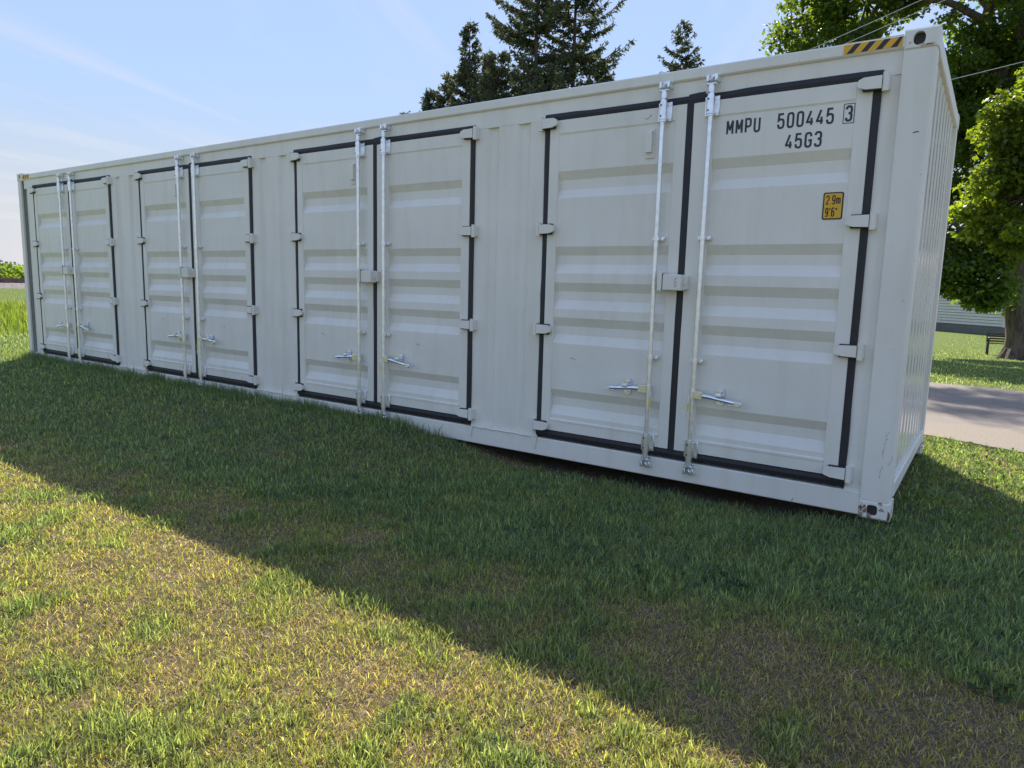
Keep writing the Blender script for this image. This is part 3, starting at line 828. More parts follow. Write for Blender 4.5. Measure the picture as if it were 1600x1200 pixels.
# scattered coarser, taller blades
x, y, r = polar(8000, 1.2, 8, R(47), .9)
k = keep_mask(x, y) & (fbm(x+5, y+2, 3.1) > .53) & (dryness(x, y) < .7); x, y, r = x[k], y[k], r[k]; n = len(x)
c = grass_cols(n, x, y, dryness(x, y))*rg.uniform(.7, 1.3, n)[:, None]
parts.append(blades(x, y, rg.uniform(.045, .09, n), rg.uniform(.004, .0075, n), rg.gamma(2.5, .3, n).clip(0, 1.4), c))
# dry straw and clippings, mostly lying down
x, y, r = polar(330000, 1.2, 9, R(47), 1.1)
k = keep_mask(x, y); x, y, r = x[k], y[k], r[k]; dry = dryness(x, y)
k = rg.rand(len(x)) < .22+.68*sstep(.12, .6, dry); x, y, r, dry = x[k], y[k], r[k], dry[k]; n = len(x)
cc = straw1+(straw2-straw1)*rg.rand(n)[:, None]**1.0; cc = cc*rg.uniform(.4, 1.3, n)[:, None]
parts.append(blades(x, y, rg.uniform(.018, .06, n), .0028*rg.uniform(.6, 1.3, n)*np.clip(r/3.2, 1, 3)**.7, rg.uniform(.7, 1.75, n), cc))
Vs, Fs, Cs = [], [], []; o_ = 0
for v_, f_, c_ in parts: Vs.append(v_); Fs.append(f_+o_); Cs.append(c_); o_ += len(v_)
me = np_mesh('grass', np.concatenate(Vs), np.concatenate(Fs), np.concatenate(Cs))
o = link(me, 'grass', GRASS); tag(o, 'mown green lawn grass with dry straw patches', 'grass', kind='stuff')

# tall unmown grass with seed heads along the far foot of the container
n = 5200
x = rg.uniform(-.1, 8.9, n); y = -np.abs(rg.normal(0, .09, n))-.01
k = (rg.rand(n) < (1-sstep(7.8, 9.0, x))); x, y = x[k], y[k]; n = len(x)
c = grass_cols(n, x, y, np.full(n, .1))*.9
A = blades(x, y, rg.uniform(.05, .15, n)*(.6+.8*vnoise(x, y*0, 3)), .006*rg.uniform(.6, 1.4, n), rg.gamma(2, .2, n), c)
n = 46; x = rg.uniform(.2, 8.8, n); y = -np.abs(rg.normal(0, .06, n))-.03
B_ = blades(x, y, rg.uniform(.14, .30, n), np.full(n, .006), rg.uniform(.1, .7, n), np.tile(np.array([.13, .14, .06]), (n, 1)))
n = 900; x = rg.uniform(8.6, 12.3, n); y = -np.abs(rg.normal(0, .07, n))-.02; k = vnoise(x, y*0, 4.5) > .45; x, y = x[k], y[k]; n = len(x)
D_ = blades(x, y, rg.uniform(.05, .11, n), .0045*rg.uniform(.6, 1.4, n), rg.gamma(2.4, .3, n).clip(0, 1.4), grass_cols(n, x, y, np.full(n, .25)))
A = (np.concatenate([A[0], D_[0]]), np.concatenate([A[1], D_[1]+len(A[0])]), np.concatenate([A[2], D_[2]]))
me = np_mesh('tall_grass', np.concatenate([A[0], B_[0]]), np.concatenate([A[1], B_[1]+len(A[0])]), np.concatenate([A[2], B_[2]]))
o = link(me, 'tall_grass', GRASS); tag(o, 'taller unmown grass along the foot of the container', 'grass', kind='stuff')

# clover and broad lawn weeds
def leafy(n, x, y, size, zlift, colr, tilt=.6):
    z = ground(x, y)+zlift
    a_ = rg.uniform(0, 2*math.pi, n); t1, t2 = rg.normal(0, tilt, n), rg.normal(0, tilt, n)
    e1 = np.stack([np.cos(a_), np.sin(a_), np.sin(t1)], 1); e2 = np.stack([-np.sin(a_), np.cos(a_), np.sin(t2)], 1)
    P = np.stack([x, y, z], 1); s_ = size[:, None]
    sh = [(0, 0), (.5, .42), (1.05, .34), (1.35, 0), (1.05, -.34), (.5, -.42)]
    V = np.stack([P+e1*s_*(q-.6)+e2*s_*w_ for q, w_ in sh], 1)
    b_ = (np.arange(n)*6)[:, None]
    F = np.concatenate([b_+np.array(t) for t in ((0,1,5),(1,2,4),(1,4,5),(2,3,4))])
    return V.reshape(-1, 3), F, np.repeat(colr[:, None, :], 6, 1).reshape(-1, 3)
n = 5200; x = rg.uniform(12.0, 15.2, n); y = rg.uniform(.2, 3.4, n)
k = keep_mask(x, y) & (rg.rand(n) < .25+.75*sstep(.4, .6, fbm(x, y, 2.5))); x, y = x[k], y[k]; n = len(x)
c = np.array([.085, .15, .03])*rg.uniform(.7, 1.4, n)[:, None]
A = leafy(n, x, y, rg.uniform(.012, .026, n), rg.uniform(.02, .05, n), c)
# a few rosettes in the shade
xs_, ys_ = [], []
for cx, cy, m_ in ((11.62, -1.42, 26), (12.75, -1.75, 22), (11.3, -1.6, 12)):
    xs_.append(rg.normal(cx, .07, m_)); ys_.append(rg.normal(cy, .06, m_))
x = np.concatenate(xs_); y = np.concatenate(ys_); n = len(x)
B_ = leafy(n, x, y, rg.uniform(.018, .04, n), rg.uniform(.02, .05, n), np.array([.06, .10, .045])*rg.uniform(.6, 1.1, n)[:, None], .35)
me = np_mesh('clover', np.concatenate([A[0], B_[0]]), np.concatenate([A[1], B_[1]+len(A[0])]), np.concatenate([A[2], B_[2]]))
CLOVER = GRASS.copy(); CLOVER.name = 'clover_leaf'; CLOVER.node_tree.nodes['Principled BSDF'].inputs['Specular IOR Level'].default_value = .12; CLOVER.node_tree.nodes['Principled BSDF'].inputs['Roughness'].default_value = .7
o = link(me, 'clover', CLOVER); tag(o, 'clover and broad-leaved lawn weeds among the grass', 'clover', kind='stuff')

# ------------------------------------------------------------------ trees
def bark_mat(name, a_, b_, sc=9):
    mt, nt, b = newmat(name)
    f_ = noise(nt, sc, 7, rough=.65, vscale=(1, 1, .22))
    nt.links.new(mix(nt, rng(nt, f_, .35, .68, 0, 1), a_, b_), b.inputs['Base Color']); b.inputs['Roughness'].default_value = .95
    bump(nt, b, f_, 1.0, .05); return mt
BARK = bark_mat('maple_bark', (.055, .043, .034), (.21, .17, .135))
SBARK = bark_mat('spruce_bark', (.05, .036, .028), (.13, .10, .08))
def leaf_mat(name, tl, mixf, ro=.42, sp=.35):
    mt, nt, b = newmat(name)
    at_ = N(nt, 'ShaderNodeAttribute', attribute_name='tint'); nt.links.new(at_.outputs['Color'], b.inputs['Base Color'])
    b.inputs['Roughness'].default_value = ro; b.inputs['Specular IOR Level'].default_value = sp
    tr = N(nt, 'ShaderNodeBsdfTranslucent'); hs = N(nt, 'ShaderNodeMix', data_type='RGBA', blend_type='MULTIPLY'); hs.inputs['Factor'].default_value = 1
    nt.links.new(at_.outputs['Color'], hs.inputs['A']); hs.inputs['B'].default_value = (*tl, 1); nt.links.new(hs.outputs['Result'], tr.inputs['Color'])
    ms = N(nt, 'ShaderNodeMixShader'); ms.inputs[0].default_value = mixf
    nt.links.new(b.outputs[0], ms.inputs[1]); nt.links.new(tr.outputs[0], ms.inputs[2]); nt.links.new(ms.outputs[0], nt.nodes['Material Output'].inputs[0])
    return mt
LEAF = leaf_mat('maple_leaf', (3.2, 3.0, .9), .58)
NEEDLE = leaf_mat('spruce_needle', (1.6, 1.5, 1.1), .32, .8, .1)
LSH = np.array([(0,0),(.25,.30),(.42,.22),(.55,.52),(.72,.26),(1.0,0),(.72,-.26),(.55,-.52),(.42,-.22),(.25,-.30)])
LTR = np.array([(0,1,9),(1,2,8),(1,8,9),(2,3,4),(2,4,6),(2,6,8),(6,7,8),(4,5,6)])
def leaves(P, size, rnd, colr):
    n = len(P); a_ = rnd.uniform(0, 2*math.pi, n); el = rnd.normal(-.45, .4, n); ro = rnd.normal(0, .6, n)
    e1 = np.stack([np.cos(a_)*np.cos(el), np.sin(a_)*np.cos(el), np.sin(el)], 1)
    sdv = np.stack([-np.sin(a_), np.cos(a_), np.zeros(n)], 1); up = np.cross(e1, sdv)
    e2 = sdv*np.cos(ro)[:, None]+up*np.sin(ro)[:, None]; nn = np.cross(e1, e2)
    s_ = size[:, None]
    V = np.stack([P+e1*s_*q+e2*s_*w_+nn*s_*(abs(w_)*.35-.25*q*q) for q, w_ in LSH], 1)
    F = ((np.arange(n)*10)[:, None, None]+LTR[None]).reshape(-1, 3)
    return V.reshape(-1, 3), F, np.repeat(colr[:, None, :], 10, 1).reshape(-1, 3)
def bent(p, q, rnd, sag=.12, n=6):
    p, q = np.array(p, float), np.array(q, float); ln = np.linalg.norm(q-p); o1 = rnd.normal(0, sag*ln*.5, 3); pts = []
    for i in range(n+1):
        t = i/n; pts.append(tuple(p+(q-p)*t+o1*math.sin(math.pi*t)+np.array([0, 0, sag*ln*math.sin(math.pi*t)])))
    return pts
def broadleaf(loc, trunk_pts, trunk_rad, limbs, blobs, leaf_size, per, cr_, label, cat, cols, seed, rf=1.0):
    """limbs: list of (points, r0, r1); blobs: (centre, radii, clusters)"""
    rnd = np.random.RandomState(seed); root = empty('maple_tree', loc)
    L0 = np.array(loc); mb = MB()
    tp = [tuple(np.array(p)-L0) for p in trunk_pts]
    mb.tube(tp, trunk_rad, 14)
    base = tp[0]
    for k in range(7):                              # root flare
        aa = k*2*math.pi/7+rnd.uniform(-.3, .3); rr_ = trunk_rad[0]
        mb.tube([(base[0]+math.cos(aa)*rr_*.45, base[1]+math.sin(aa)*rr_*.45, base[2]+rr_*1.5), (base[0]+math.cos(aa)*rr_*1.05, base[1]+math.sin(aa)*rr_*1.05, base[2]+rr_*.45), (base[0]+math.cos(aa)*rr_*1.9, base[1]+math.sin(aa)*rr_*1.9, base[2]-.08)], [rr_*.5, rr_*.4, rr_*.14], 8)
    nodes = [(np.array(p), r_) for p, r_ in zip(tp[2:], trunk_rad[2:])]
    for pts, r0, r1 in limbs:
        pp = [np.array(p)-L0 for p in pts]; sm = []
        for i in range(len(pp)-1):
            for t in (0, .34, .67): sm.append(pp[i]*(1-t)+pp[i+1]*t+rnd.normal(0, .05, 3))
        sm.append(pp[-1]); rad = [r0+(r1-r0)*i/(len(sm)-1) for i in range(len(sm))]
        mb.tube([tuple(p) for p in sm], rad, 9); nodes += list(zip(sm[2:], rad[2:]))
    P, cl = [], []
    for cen, rad, cnt in blobs:
        cen = np.array(cen)-L0
        for _ in range(cnt):
            d = rnd.normal(0, 1, 3); d /= np.linalg.norm(d); rr_ = rnd.uniform(.35, 1)**.5
            c_ = cen+d*rr_*np.array(rad)
            nd, nr = min(nodes, key=lambda q: np.linalg.norm(q[0]-c_)+(.6 if q[0][2] > c_[2]+.5 else 0))
            mb.tube(bent(nd, c_, rnd, .06, 4), [min(nr*.6, .05)*rf*(1-.8*i/4)+.006 for i in range(5)], 5, cap=False)
            k = int(per*rnd.uniform(.6, 1.4)); cr2 = cr_*rnd.uniform(.7, 1.35)
            off = rnd.normal(0, 1, (k, 3)); off /= np.linalg.norm(off, axis=1)[:, None]
            off *= (rnd.rand(k)**.45)[:, None]*np.array([cr2, cr2, cr2*.62]); off[:, 2] -= .25*(off[:, 0]**2+off[:, 1]**2)/max(cr2, .1)
            P.append(c_+off); cl.append(np.full(k, rnd.uniform(.7, 1.3)))
            for _k in range(2):
                e_ = c_+off[rnd.randint(k)]; mb.tube(bent(c_, e_, rnd, .05, 2), [.010*rf, .006*rf, .003], 4, cap=False)
    P = np.concatenate(P); cl = np.concatenate(cl); n = len(P)
    cc = cols[0]+(cols[1]-cols[0])*rnd.rand(n)[:, None]; cc = cc*cl[:, None]
    v_, f_, c_ = leaves(P, leaf_size*rnd.uniform(.65, 1.25, n), rnd, cc)
    mb.build('trunk', BARK, root, smooth=True)
    link(np_mesh('crown', v_, f_, c_), 'crown', LEAF, root)
    tag(root, label, cat); return root
TB = (13.37, 22.6, gz(13.37, 22.6))
broadleaf(TB, [(13.37,22.6,-.75),(13.33,22.6,.2),(13.15,22.6,1.2),(12.98,22.58,2.3),(12.75,22.56,3.8),(12.45,22.56,5.3),(12.15,22.57,6.8),(11.98,22.57,8.1)], [.42,.36,.33,.31,.29,.27,.25,.23],
  [([(11.98,22.57,8.1),(11.7,22.56,9.3),(11.42,22.56,10.3),(10.9,22.6,11.9),(10.4,22.9,13.6),(10.2,23,15)], .22, .06),
   ([(12.0,22.57,7.9),(12.35,22.5,9.2),(12.5,22.5,10.6),(12.9,22.5,12.5),(13.1,22.6,14.5)], .2, .05),
   ([(11.5,22.55,10.0),(10.2,22.3,10.7),(8.6,22.1,11.0),(7.0,22,10.9),(5.8,21.8,10.8)], .12, .03),
   ([(12.3,22.5,6.0),(11.2,22.2,6.6),(10.2,22,6.9),(9.0,21.8,7.3)], .12, .03),
   ([(12.75,22.5,3.9),(12.1,22.0,4.0),(11.5,21.6,3.6),(11.0,21.3,3.0)], .07, .02),
   ([(12.6,22.5,4.6),(13.6,22.3,5.4),(15,22.3,6.1),(16.5,22.4,6.8)], .14, .04),
   ([(10.4,22.9,13.6),(8.2,22.6,15),(6,22,15.8),(4,21.5,16.2)], .08, .03),
   ([(12.4,22.6,5.4),(12.6,24,6.6),(12.8,25.6,8),(12.5,27,9.5)], .14, .04)],
  [((6.3,21.9,10.8),(1.5,1.2,1.2),20), ((8.4,22.1,11.6),(1.8,1.8,1.9),34), ((10.4,22.4,12.2),(1.8,2.2,2.2),38), ((12.8,22.6,13.0),(2.4,2.4,2.6),44), ((7.6,22.1,9.3),(1.5,1.5,.8),16),
   ((9.6,22,8.2),(1.6,1.6,1.0),18), ((11.1,22.6,5.5),(1.0,1.4,1.3),20), ((11.4,21.8,3.2),(.9,.9,.8),14), ((12.3,21.6,1.8),(.5,.4,.5),5), ((15.2,22.5,8.5),(2.4,2.2,2.5),36), ((12.7,26,9.5),(2.4,2,2.6),26), ((9.5,24.5,14.5),(3.2,2.5,2.0),30), ((13.2,24,4.4),(1.8,1.2,1.2),14), ((13.9,21.6,4.4),(1.2,.8,1.3),12), ((11.2,22.3,8.6),(1.0,1.2,1.3),18), ((12.9,22.0,10.2),(1.3,1.0,1.4),20), ((4.2,21.4,16.2),(1.8,1.6,1.2),24), ((9.2,22.2,5.4),(1.5,1.5,1.4),22), ((7.4,21.8,7.4),(1.4,1.4,1.0),14), ((11.4,21.4,2.2),(.7,.5,.5),9), ((11.3,22.8,7.0),(.9,1.2,.8),14), ((10.9,22.8,7.9),(.7,1,1.0),18), ((11.2,21.5,6.4),(.5,.6,.9),12), ((12.5,21.3,1.5),(.45,.3,.35),6), ((11.1,21.2,1.9),(.4,.3,.4),6), ((12.0,21.3,2.6),(.6,.4,.5),8), ((12.3,23.2,8.8),(1.2,1,1.0),14), ((13.0,22.4,7.0),(.8,.8,1.4),12), ((12.5,21.4,3.4),(.8,.6,.6),9), ((11.0,22.2,4.4),(.7,.8,.7),9)],
  .15, 150, .62, 'tall old maple with a thick leaning trunk beyond the driveway', 'tree', (np.array([.048, .084, .018]), np.array([.092, .135, .026])), 21)
b2 = (14.5, 13.4, gz(14.5, 13.4))
broadleaf(b2, [(14.5,13.4,-.3),(14.5,13.4,.4),(14.45,13.35,1.1),(14.35,13.3,2.0),(14.2,13.25,3.2),(14.0,13.2,4.6)], [.16,.14,.13,.12,.10,.07],
  [([(14.35,13.3,2.0),(13.7,13.1,2.8),(13.0,12.9,3.5),(12.5,12.7,4.2),(12.1,12.6,4.9)], .07, .02),
   ([(14.25,13.3,2.8),(13.8,13.2,3.9),(13.3,13.0,5.0),(12.9,12.9,5.9)], .07, .02),
   ([(14.3,13.3,2.4),(14.9,13.2,3.4),(15.5,13.1,4.6)], .06, .02)],
  [((12.75,12.8,4.75),(.65,.8,.9),26), ((12.25,12.7,3.9),(.5,.8,.8),18), ((12.9,12.8,3.4),(.7,.8,.6),14), ((13.6,13.0,4.5),(1.0,1.2,1.7),42), ((15.2,13.2,4.4),(1.1,1.1,1.7),22), ((13.0,12.9,2.75),(.6,.8,.35),10), ((13.2,13,5.9),(.5,.6,.6),18), ((12.4,12.7,4.9),(.4,.7,.5),12), ((13.3,13,6.6),(.3,.4,.4),8), ((12.15,12.7,3.1),(.35,.6,.6),9)],
    .115, 110, .30, 'young bright green maple close behind the container end', 'tree', (np.array([.074, .112, .02]), np.array([.14, .18, .03])), 33, .8)

def spruce(loc, h, cb, rad, label, seed, dens=1.0, lean=(0, 0), gap=.0, tone=1.45, topk=.85):
    rnd = np.random.RandomState(seed); root = empty('spruce_tree', loc); mb = MB()
    top = np.array([lean[0], lean[1], h])
    def tr_(t): return np.array([lean[0]*t*t, lean[1]*t*t, h*t])
    mb.tube([tuple(tr_(t)) for t in (0, .1, .25, .5, .75, .92, 1)], [h*.010*k for k in (1.25, 1, .85, .6, .33, .12, .03)], 9)
    SP, SD, SL = [], [], []
    z = cb
    while z < h*.985:
        t = (z-cb)/(h-cb); nb = 6 if t < .8 else 5
        for k in range(nb):
            if rnd.rand() < gap: continue
            az = rnd.uniform(0, 2*math.pi); ln = rad*(1-t)**topk*rnd.uniform(.42, 1.22)+.12
            p0 = tr_(z/h); dr = np.array([math.cos(az), math.sin(az), 0]); n_ = max(4, int(ln/.16))
            s0 = -.18+.75*t+rnd.uniform(-.12, .12); pts = []
            for i in range(n_+1):
                s_ = i/n_; pts.append(p0+dr*ln*s_+np.array([0, 0, ln*(s0*s_-.34*s_*(1-s_)*(1-t)*1.3+.18*s_**3)]))
            mb.tube([tuple(p) for p in pts[::max(1, n_//4)]], [.012+.022*(1-t)*(1-i/5) for i in range(len(pts[::max(1, n_//4)]))], 4, cap=False)
            pts = np.array(pts)
            m_ = int(ln/.021*dens)+3; sv = rnd.uniform(.12, 1.0, m_)
            idx = np.minimum((sv*n_).astype(int), n_-1); fr = sv*n_-idx
            q = pts[idx]*(1-fr)[:, None]+pts[idx+1]*fr[:, None]
            sidev = np.array([-dr[1], dr[0], 0]); sg = rnd.choice([-1, 1], m_)
            tl = np.minimum((.10+.30*ln*.5*(1-sv))*rnd.uniform(.4, 1.4, m_), .6)
            dv = dr[None]*.75+sidev[None]*(sg*rnd.uniform(.35, 1.0, m_))[:, None]; dv[:, 2] += rnd.normal(-.18, .22, m_)
            dv /= np.linalg.norm(dv, axis=1)[:, None]
            SP.append(q); SD.append(dv); SL.append(tl)
        z += h*.021*(1.15-.45*t)*rnd.uniform(.7, 1.3)
    SP, SD, SL = np.concatenate(SP), np.concatenate(SD), np.concatenate(SL)
    # every twig carries short needle sprays along its length
    reps = np.clip((SL/.075).astype(int), 2, 8); ix = np.repeat(np.arange(len(SP)), reps); n = len(ix)
    f_ = rnd.rand(n); B0 = SP[ix]+SD[ix]*(SL[ix]*f_)[:, None]; B0[:, 2] -= .10*(SL[ix]*f_)**1.2
    d = SD[ix]+rnd.normal(0, .55, (n, 3)); d[:, 2] -= .15; d /= np.linalg.norm(d, axis=1)[:, None]
    sd_ = np.cross(d, rnd.normal(0, 1, (n, 3))); sd_ /= np.linalg.norm(sd_, axis=1)[:, None]
    sl_ = rnd.uniform(.09, .22, n)[:, None]; wd = rnd.uniform(.018, .04, n)[:, None]
    V = np.stack([B0-sd_*wd*.5, B0+sd_*wd*.5, B0+d*sl_*.6+sd_*wd, B0+d*sl_, B0+d*sl_*.6-sd_*wd], 1)
    b_ = (np.arange(n)*5)[:, None]; F = np.concatenate([b_+np.array(t_) for t_ in ((0,1,2),(0,2,4),(4,2,3))])
    cc = (np.array([.045, .058, .036])+np.array([.05, .05, .026])*rnd.rand(n)[:, None])*tone
    mb.build('trunk', SBARK, root, smooth=True)
    link(np_mesh('crown', V.reshape(-1, 3), F, np.repeat(cc[:, None, :], 5, 1).reshape(-1, 3)), 'crown', NEEDLE, root)
    tag(root, label, 'tree', 'spruce trees behind the container'); return root
spruce((-3.84,20.37,-.1), 17.0, 3.5, 3.5, 'tall dark spruce with drooping boughs, left one of the tallest pair', 1, 1.05, gap=.12, topk=.75)
spruce((-2.95,21.9,-.1), 17.2, 3.5, 3.3, 'tall dark spruce with upturned bough tips, right one of the tallest pair', 2, 1.0, gap=.12, topk=.7)
spruce((-7.28,20.36,-.1), 12.9, 3.5, 1.75, 'narrow ragged spruce left of the tallest pair', 3, 1.1, gap=.1, topk=.85)
spruce((-9.29,21.3,-.1), 11.3, 3.5, 1.8, 'small pointed spruce left of the narrow ragged spruce', 4, .8, gap=.1)
spruce((-9.18,20.07,-.1), 10.1, 3.5, 2.0, 'low bushy spruce at the left end of the spruce group', 5, .9)
spruce((-7.8,22.48,-.1), 12.4, 3.5, 1.3, 'slim spruce spire between the ragged spruce and the tallest pair', 6, .8, gap=.1)
spruce((-2.3,23.2,-.1), 11.3, 3.5, 2.4, 'short spruce top peeking out right of the tallest pair', 7, .9)
spruce((-5.5,20.0,-.1), 11.2, 3.5, 1.9, 'spruce in front of the tallest pair with boughs reaching left', 10, .9, gap=.1, topk=.6)
spruce((-.19,26.78,-.3), 13.7, 4, 2.7, 'lone thin spruce standing apart near the container middle', 8, .8, gap=.12)
spruce((-10.9,20.3,-.1), 9.35, 3.5, 1.3, 'leftmost spruce with only its tip above the container roof', 9, .8)

# ------------------------------------------------------------------ house beyond the lawn
SID = simple('pale_cream_siding', (.63, .62, .56), .6, var=.05, vs_=3)
FOUND = simple('grey_block_foundation', (.17, .165, .155), .9, var=.2, vs_=6, bmp=.01, bs=30)
TRIM = simple('white_trim', (.72, .73, .72), .5, var=.04)
SHIN = simple('pinkish_brown_shingle', (.30, .215, .19), .92, var=.25, vs_=14, bmp=.01, bs=40)
house = empty('house', (13.17, 45.07, -.8), R(135))
tag(house, 'low pale cream house with horizontal siding and pinkish shingle roof behind the maple', 'house')
# local x runs along the long wall to the left, local y to the back (negative side is seen)
LW, WW, HH = 13.0, 8.0, 2.75
mb = MB(); mb.box(0, LW, -WW, 0, -.3, .53); mb.build('foundation', FOUND, house)
mb = MB(); mb.box(.05, LW-.05, -WW+.05, -.05, .53, HH+.1); mb.build('wall_core', SID, house)
bh = .178; nb = int((HH-.53)/bh); rr = random.Random(4)
mb = MB(); mb.add([(0,0,0),(0,.05,0),(0,.02,bh-.03),(0,-.02,bh-.03),(1,0,0),(1,.05,0),(1,.02,bh-.03),(1,-.02,bh-.03)], [(0,1,2,3),(7,6,5,4),(1,5,6,2),(0,4,5,1),(3,2,6,7)])
bme = mb.mesh('siding_board'); bme.materials.append(SID)
for k in range(nb):
    cuts = [0]
    while cuts[-1] < LW-4.2: cuts.append(cuts[-1]+rr.uniform(2.4, 4.2))
    cuts.append(LW)
    for a0, a1 in zip(cuts[:-1], cuts[1:]):
        o = link(bme, 'siding_board', None, house, (a0+.004, .0, .53+k*bh)); o.scale = (a1-a0-.008, 1, 1)
    o = link(bme, 'siding_board', None, house, (0, 0, .53+k*bh)); o.scale = (WW, 1, 1); o.rotation_euler = (0, 0, R(90)); o.location = (0, -WW, .53+k*bh)
mb = MB(); mb.box(-.05, .05, -.05, .05, .50, HH, .004); mb.build('corner_board', TRIM, house)
mb = MB(); mb.box(-.45, LW+.45, .32, .40, HH-.06, HH+.16, .004); mb.build('fascia', TRIM, house)
mb = MB(); mb.box(-.45, LW+.45, -.02, .32, HH-.04, HH-.02); mb.build('soffit', TRIM, house)
ov = .42
mb = MB(); zr = HH+.13; zp = zr+(WW/2+ov)*.42; pl = [(ov, zr), (-WW/2, zp), (-WW-ov, zr), (-WW-ov, zr-.06), (-WW/2, zp-.08), (ov, zr-.06)]
n = 6
mb.add([(-.5,y,z) for y,z in pl]+[(LW+.5,y,z) for y,z in pl], [tuple(range(n)), tuple(range(2*n-1,n-1,-1))]+[(i,(i+1)%n,(i+1)%n+n,i+n) for i in range(n)])
roof = mb.build('roof', SHIN, house)
sl_ = math.hypot(WW/2+ov, zp-zr); ang = math.atan2(zp-zr, WW/2+ov)
for k in range(18):
    mb = MB(); d0, d1 = sl_*k/18, sl_*(k+1)/18
    c_, s_ = math.cos(ang), math.sin(ang)
    mb.add([(-.5, ov-d0*c_, zr+d0*s_+.022),(LW+.5, ov-d0*c_, zr+d0*s_+.022),(LW+.5, ov-d1*c_, zr+d1*s_+.006),(-.5, ov-d1*c_, zr+d1*s_+.006),(-.5, ov-d0*c_, zr+d0*s_+.002),(LW+.5, ov-d0*c_, zr+d0*s_+.002)], [(0,1,2,3),(4,5,1,0)])
    mb.build('shingle_course', SHIN, roof)
mb = MB(); mb.add([(.06,-.05,HH),(.06,-WW+.05,HH),(.06,-WW/2,zp-.1)], [(0,1,2)]); mb.build('gable', SID, house)

# ------------------------------------------------------------------ park bench behind the trunk
WOOD = simple('weathered_bench_wood', (.10, .072, .05), .85, var=.3, vs_=12, bmp=.003, bs=60)
IRON = simple('black_cast_iron', (.02, .02, .02), .6)
bx_, by_ = 13.25, 25.6
bench = empty('park_bench', (bx_, by_, gz(bx_, by_)+.02), R(4))
tag(bench, 'dark slatted park bench standing behind the maple trunk', 'bench')
for s_ in (-.72, .72):
    mb = MB(); mb.tube([(s_, .25, 0), (s_, .22, .36), (s_, .30, .78)], [.028, .03, .026], 8); mb.tube([(s_, -.28, 0), (s_, -.24, .2), (s_, -.22, .40), (s_, -.26, .58)], [.03, .026, .026, .024], 8)
    mb.tube([(s_, -.27, .58), (s_, -.05, .61), (s_, .26, .56)], .026, 8); mb.tube([(s_, -.23, .37), (s_, .24, .36)], .026, 8); mb.build('end_frame', IRON, bench, smooth=True)
for k in range(5):
    mb = MB(); y = -.22+k*.105; mb.box(-.78, .78, y-.04, y+.04, .395, .425, .004); mb.build('seat_slat', WOOD, bench)
for k in range(4):
    mb = MB(); z = .48+k*.085; y = .215+(z-.4)*.2; mb.box(-.78, .78, y-.05, y-.022, z-.03, z+.03, .004); mb.build('back_slat', WOOD, bench)

# ------------------------------------------------------------------ overhead wires
WIRE = simple('overhead_wire', (.55, .55, .56), .5)
def wire(p, q, sag, label):
    p, q = Vector(p), Vector(q); mb = MB(); pts = [tuple(p+(q-p)*t+Vector((0,0,-sag*4*t*(1-t)))) for t in [i/24 for i in range(25)]]
    o = mb; o.tube(pts, .006, 5); o = o.build('power_line', WIRE); tag(o, label, 'wire', 'overhead lines across the big maple'); return o
def along(p, q, a0, a1):
    p, q = Vector(p), Vector(q); return p+(q-p)*a0, p+(q-p)*a1
p, q = along((7.65,10.49,5.87), (10.45,11.13,6.95), -1.6, 3.2); wire(p, q, .15, 'upper of two thin wires slanting past the top edge of the container')
p, q = along((7.75,10.49,5.72), (10.87,11.18,6.90), -1.6, 3.0); wire(p, q, .15, 'lower of two thin wires slanting past the top edge of the container')
p, q = along((11.42,11.23,5.47), (12.58,11.27,5.65), -4, 9); wire(p, q, .05, 'single thin wire running right behind the container end')

# ------------------------------------------------------------------ left: weeds, railway, far bushes
STEEL = simple('rusty_rail_steel', (.20, .13, .10), .6, .4); BALL = simple('ballast_stone', (.26, .22, .20), .95, var=.35, vs_=8, bmp=.05, bs=12); TIE = simple('dark_timber', (.07, .055, .045), .9)
rail = empty('railway_track', (-31.5, 14, gz(-31.5, 14)))
tag(rail, 'railway track on a low stone bank at the far left', 'railway')
mb = MB(); mb.add([(-2.1,-40,-.25),(-1.3,-40,.16),(1.3,-40,.16),(2.1,-40,-.25),(-2.1,60,-.25),(-1.3,60,.16),(1.3,60,.16),(2.1,60,-.25)], [(0,1,5,4),(1,2,6,5),(2,3,7,6)]); mb.build('ballast', BALL, rail)
for x in (-.72, .72):
    mb = MB(); mb.box(x-.035, x+.035, -40, 60, .25, .40); mb.box(x-.075, x+.075, -40, 60, .235, .25); mb.build('rail', STEEL, rail)
mb = MB(); mb.box(-1.2, 1.2, -.11, .11, .10, .235, .01); tme = mb.mesh('sleeper'); tme.materials.append(TIE)
for k in range(70): link(tme, 'sleeper', None, rail, (0, -22+k*.62, 0))

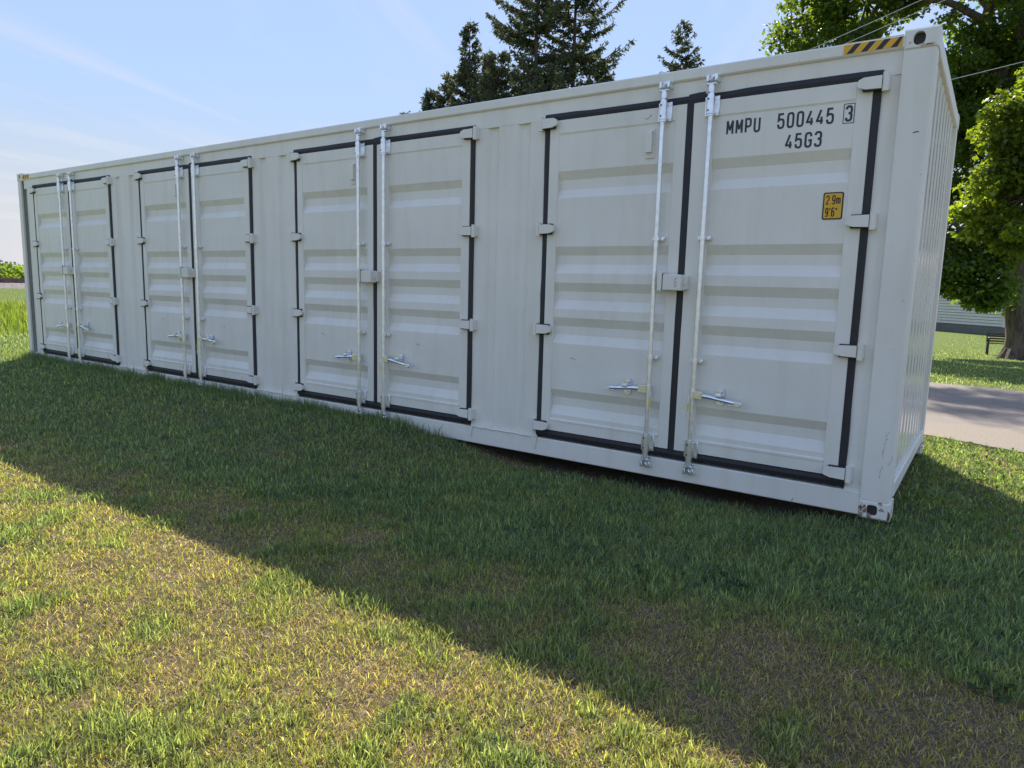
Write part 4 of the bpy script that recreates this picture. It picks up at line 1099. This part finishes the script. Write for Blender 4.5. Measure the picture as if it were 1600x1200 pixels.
def bush(loc, radii, label, seed, size, cnt, cols, group, stems=6):
    rnd = np.random.RandomState(seed); root = empty('bush', loc); mb = MB()
    for k in range(stems):
        aa = rnd.uniform(0, 6.28); mb.tube([(0,0,-.1),(math.cos(aa)*radii[0]*.3, math.sin(aa)*radii[1]*.3, radii[2]*.9),(math.cos(aa)*radii[0]*.6, math.sin(aa)*radii[1]*.6, radii[2]*1.5)], [.05,.035,.01], 5)
    d = rnd.normal(0, 1, (cnt, 3)); d /= np.linalg.norm(d, axis=1)[:, None]
    lump = 1+.25*np.sin(d[:, 0]*5+seed)*np.cos(d[:, 1]*6)+rnd.normal(0, .08, cnt)
    P = d*(rnd.rand(cnt)**.35*lump)[:, None]*np.array(radii); P[:, 2] = np.abs(P[:, 2]+radii[2]*.9)
    cc = (cols[0]+(cols[1]-cols[0])*rnd.rand(cnt)[:, None])
    v_, f_, c_ = leaves(P, size*rnd.uniform(.6, 1.3, cnt), rnd, cc)
    mb.build('stem', BARK, root); link(np_mesh('foliage', v_, f_, c_), 'foliage', LEAF, root); tag(root, label, 'bush', group)
g1, g2 = np.array([.06, .10, .02]), np.array([.12, .17, .03]); g3, g4 = np.array([.035, .06, .018]), np.array([.06, .09, .022])
BL = [((-45,12.5),(2.2,2.2,.95),'rounded pale green bush beyond the railway, against the picture edge',g1,g2),((-46,16.6),(2.2,2.2,1.05),'green bush beyond the railway touching the container edge',g1,g2),
      ((-62,21.3),(2.6,2.6,1.35),'dark green bush tops behind the pale railway bushes',g3,g4),((-60,24.6),(2.5,2.5,1.4),'dark bush behind the railway bushes nearest the container edge',g3,g4),
      ((-61,17.0),(3,3,1.25),'dark spreading bush behind the railway bushes at the picture edge',g3,g4)]
for k, ((x, y), rad, lab, ca, cb_) in enumerate(BL): bush((x, y, gz(x, y)), rad, lab, 50+k, .28, 1500, (ca, cb_), 'bushes beyond the railway')
# tall weeds in front of the railway
n = 26000; x = rg.uniform(-20, -3.2, n); y = rg.uniform(-6, 9, n)
k = (y < 1.2+(-x)*.30+2.4) & (y > -1.5-(-x)*.06+.0); x, y = x[k], y[k]; n = len(x)
hh = rg.uniform(.15, .4, n)*(.45+1.1*fbm(x, y, .8))*sstep(-3.8, -7.0, x)
c = np.array([.10, .155, .03])*rg.uniform(.6, 1.4, n)[:, None]; k = rg.rand(n) < .18; c[k] = np.array([.22, .22, .12])*rg.uniform(.7, 1.2, k.sum())[:, None]
v_, f_, c_ = blades(x, y, hh, rg.uniform(.012, .03, n), rg.gamma(2, .2, n), c)
o = link(np_mesh('tall_weeds', v_, f_, c_), 'tall_weeds', GRASS); tag(o, 'tall pale weeds between the lawn and the railway', 'weeds', kind='stuff')
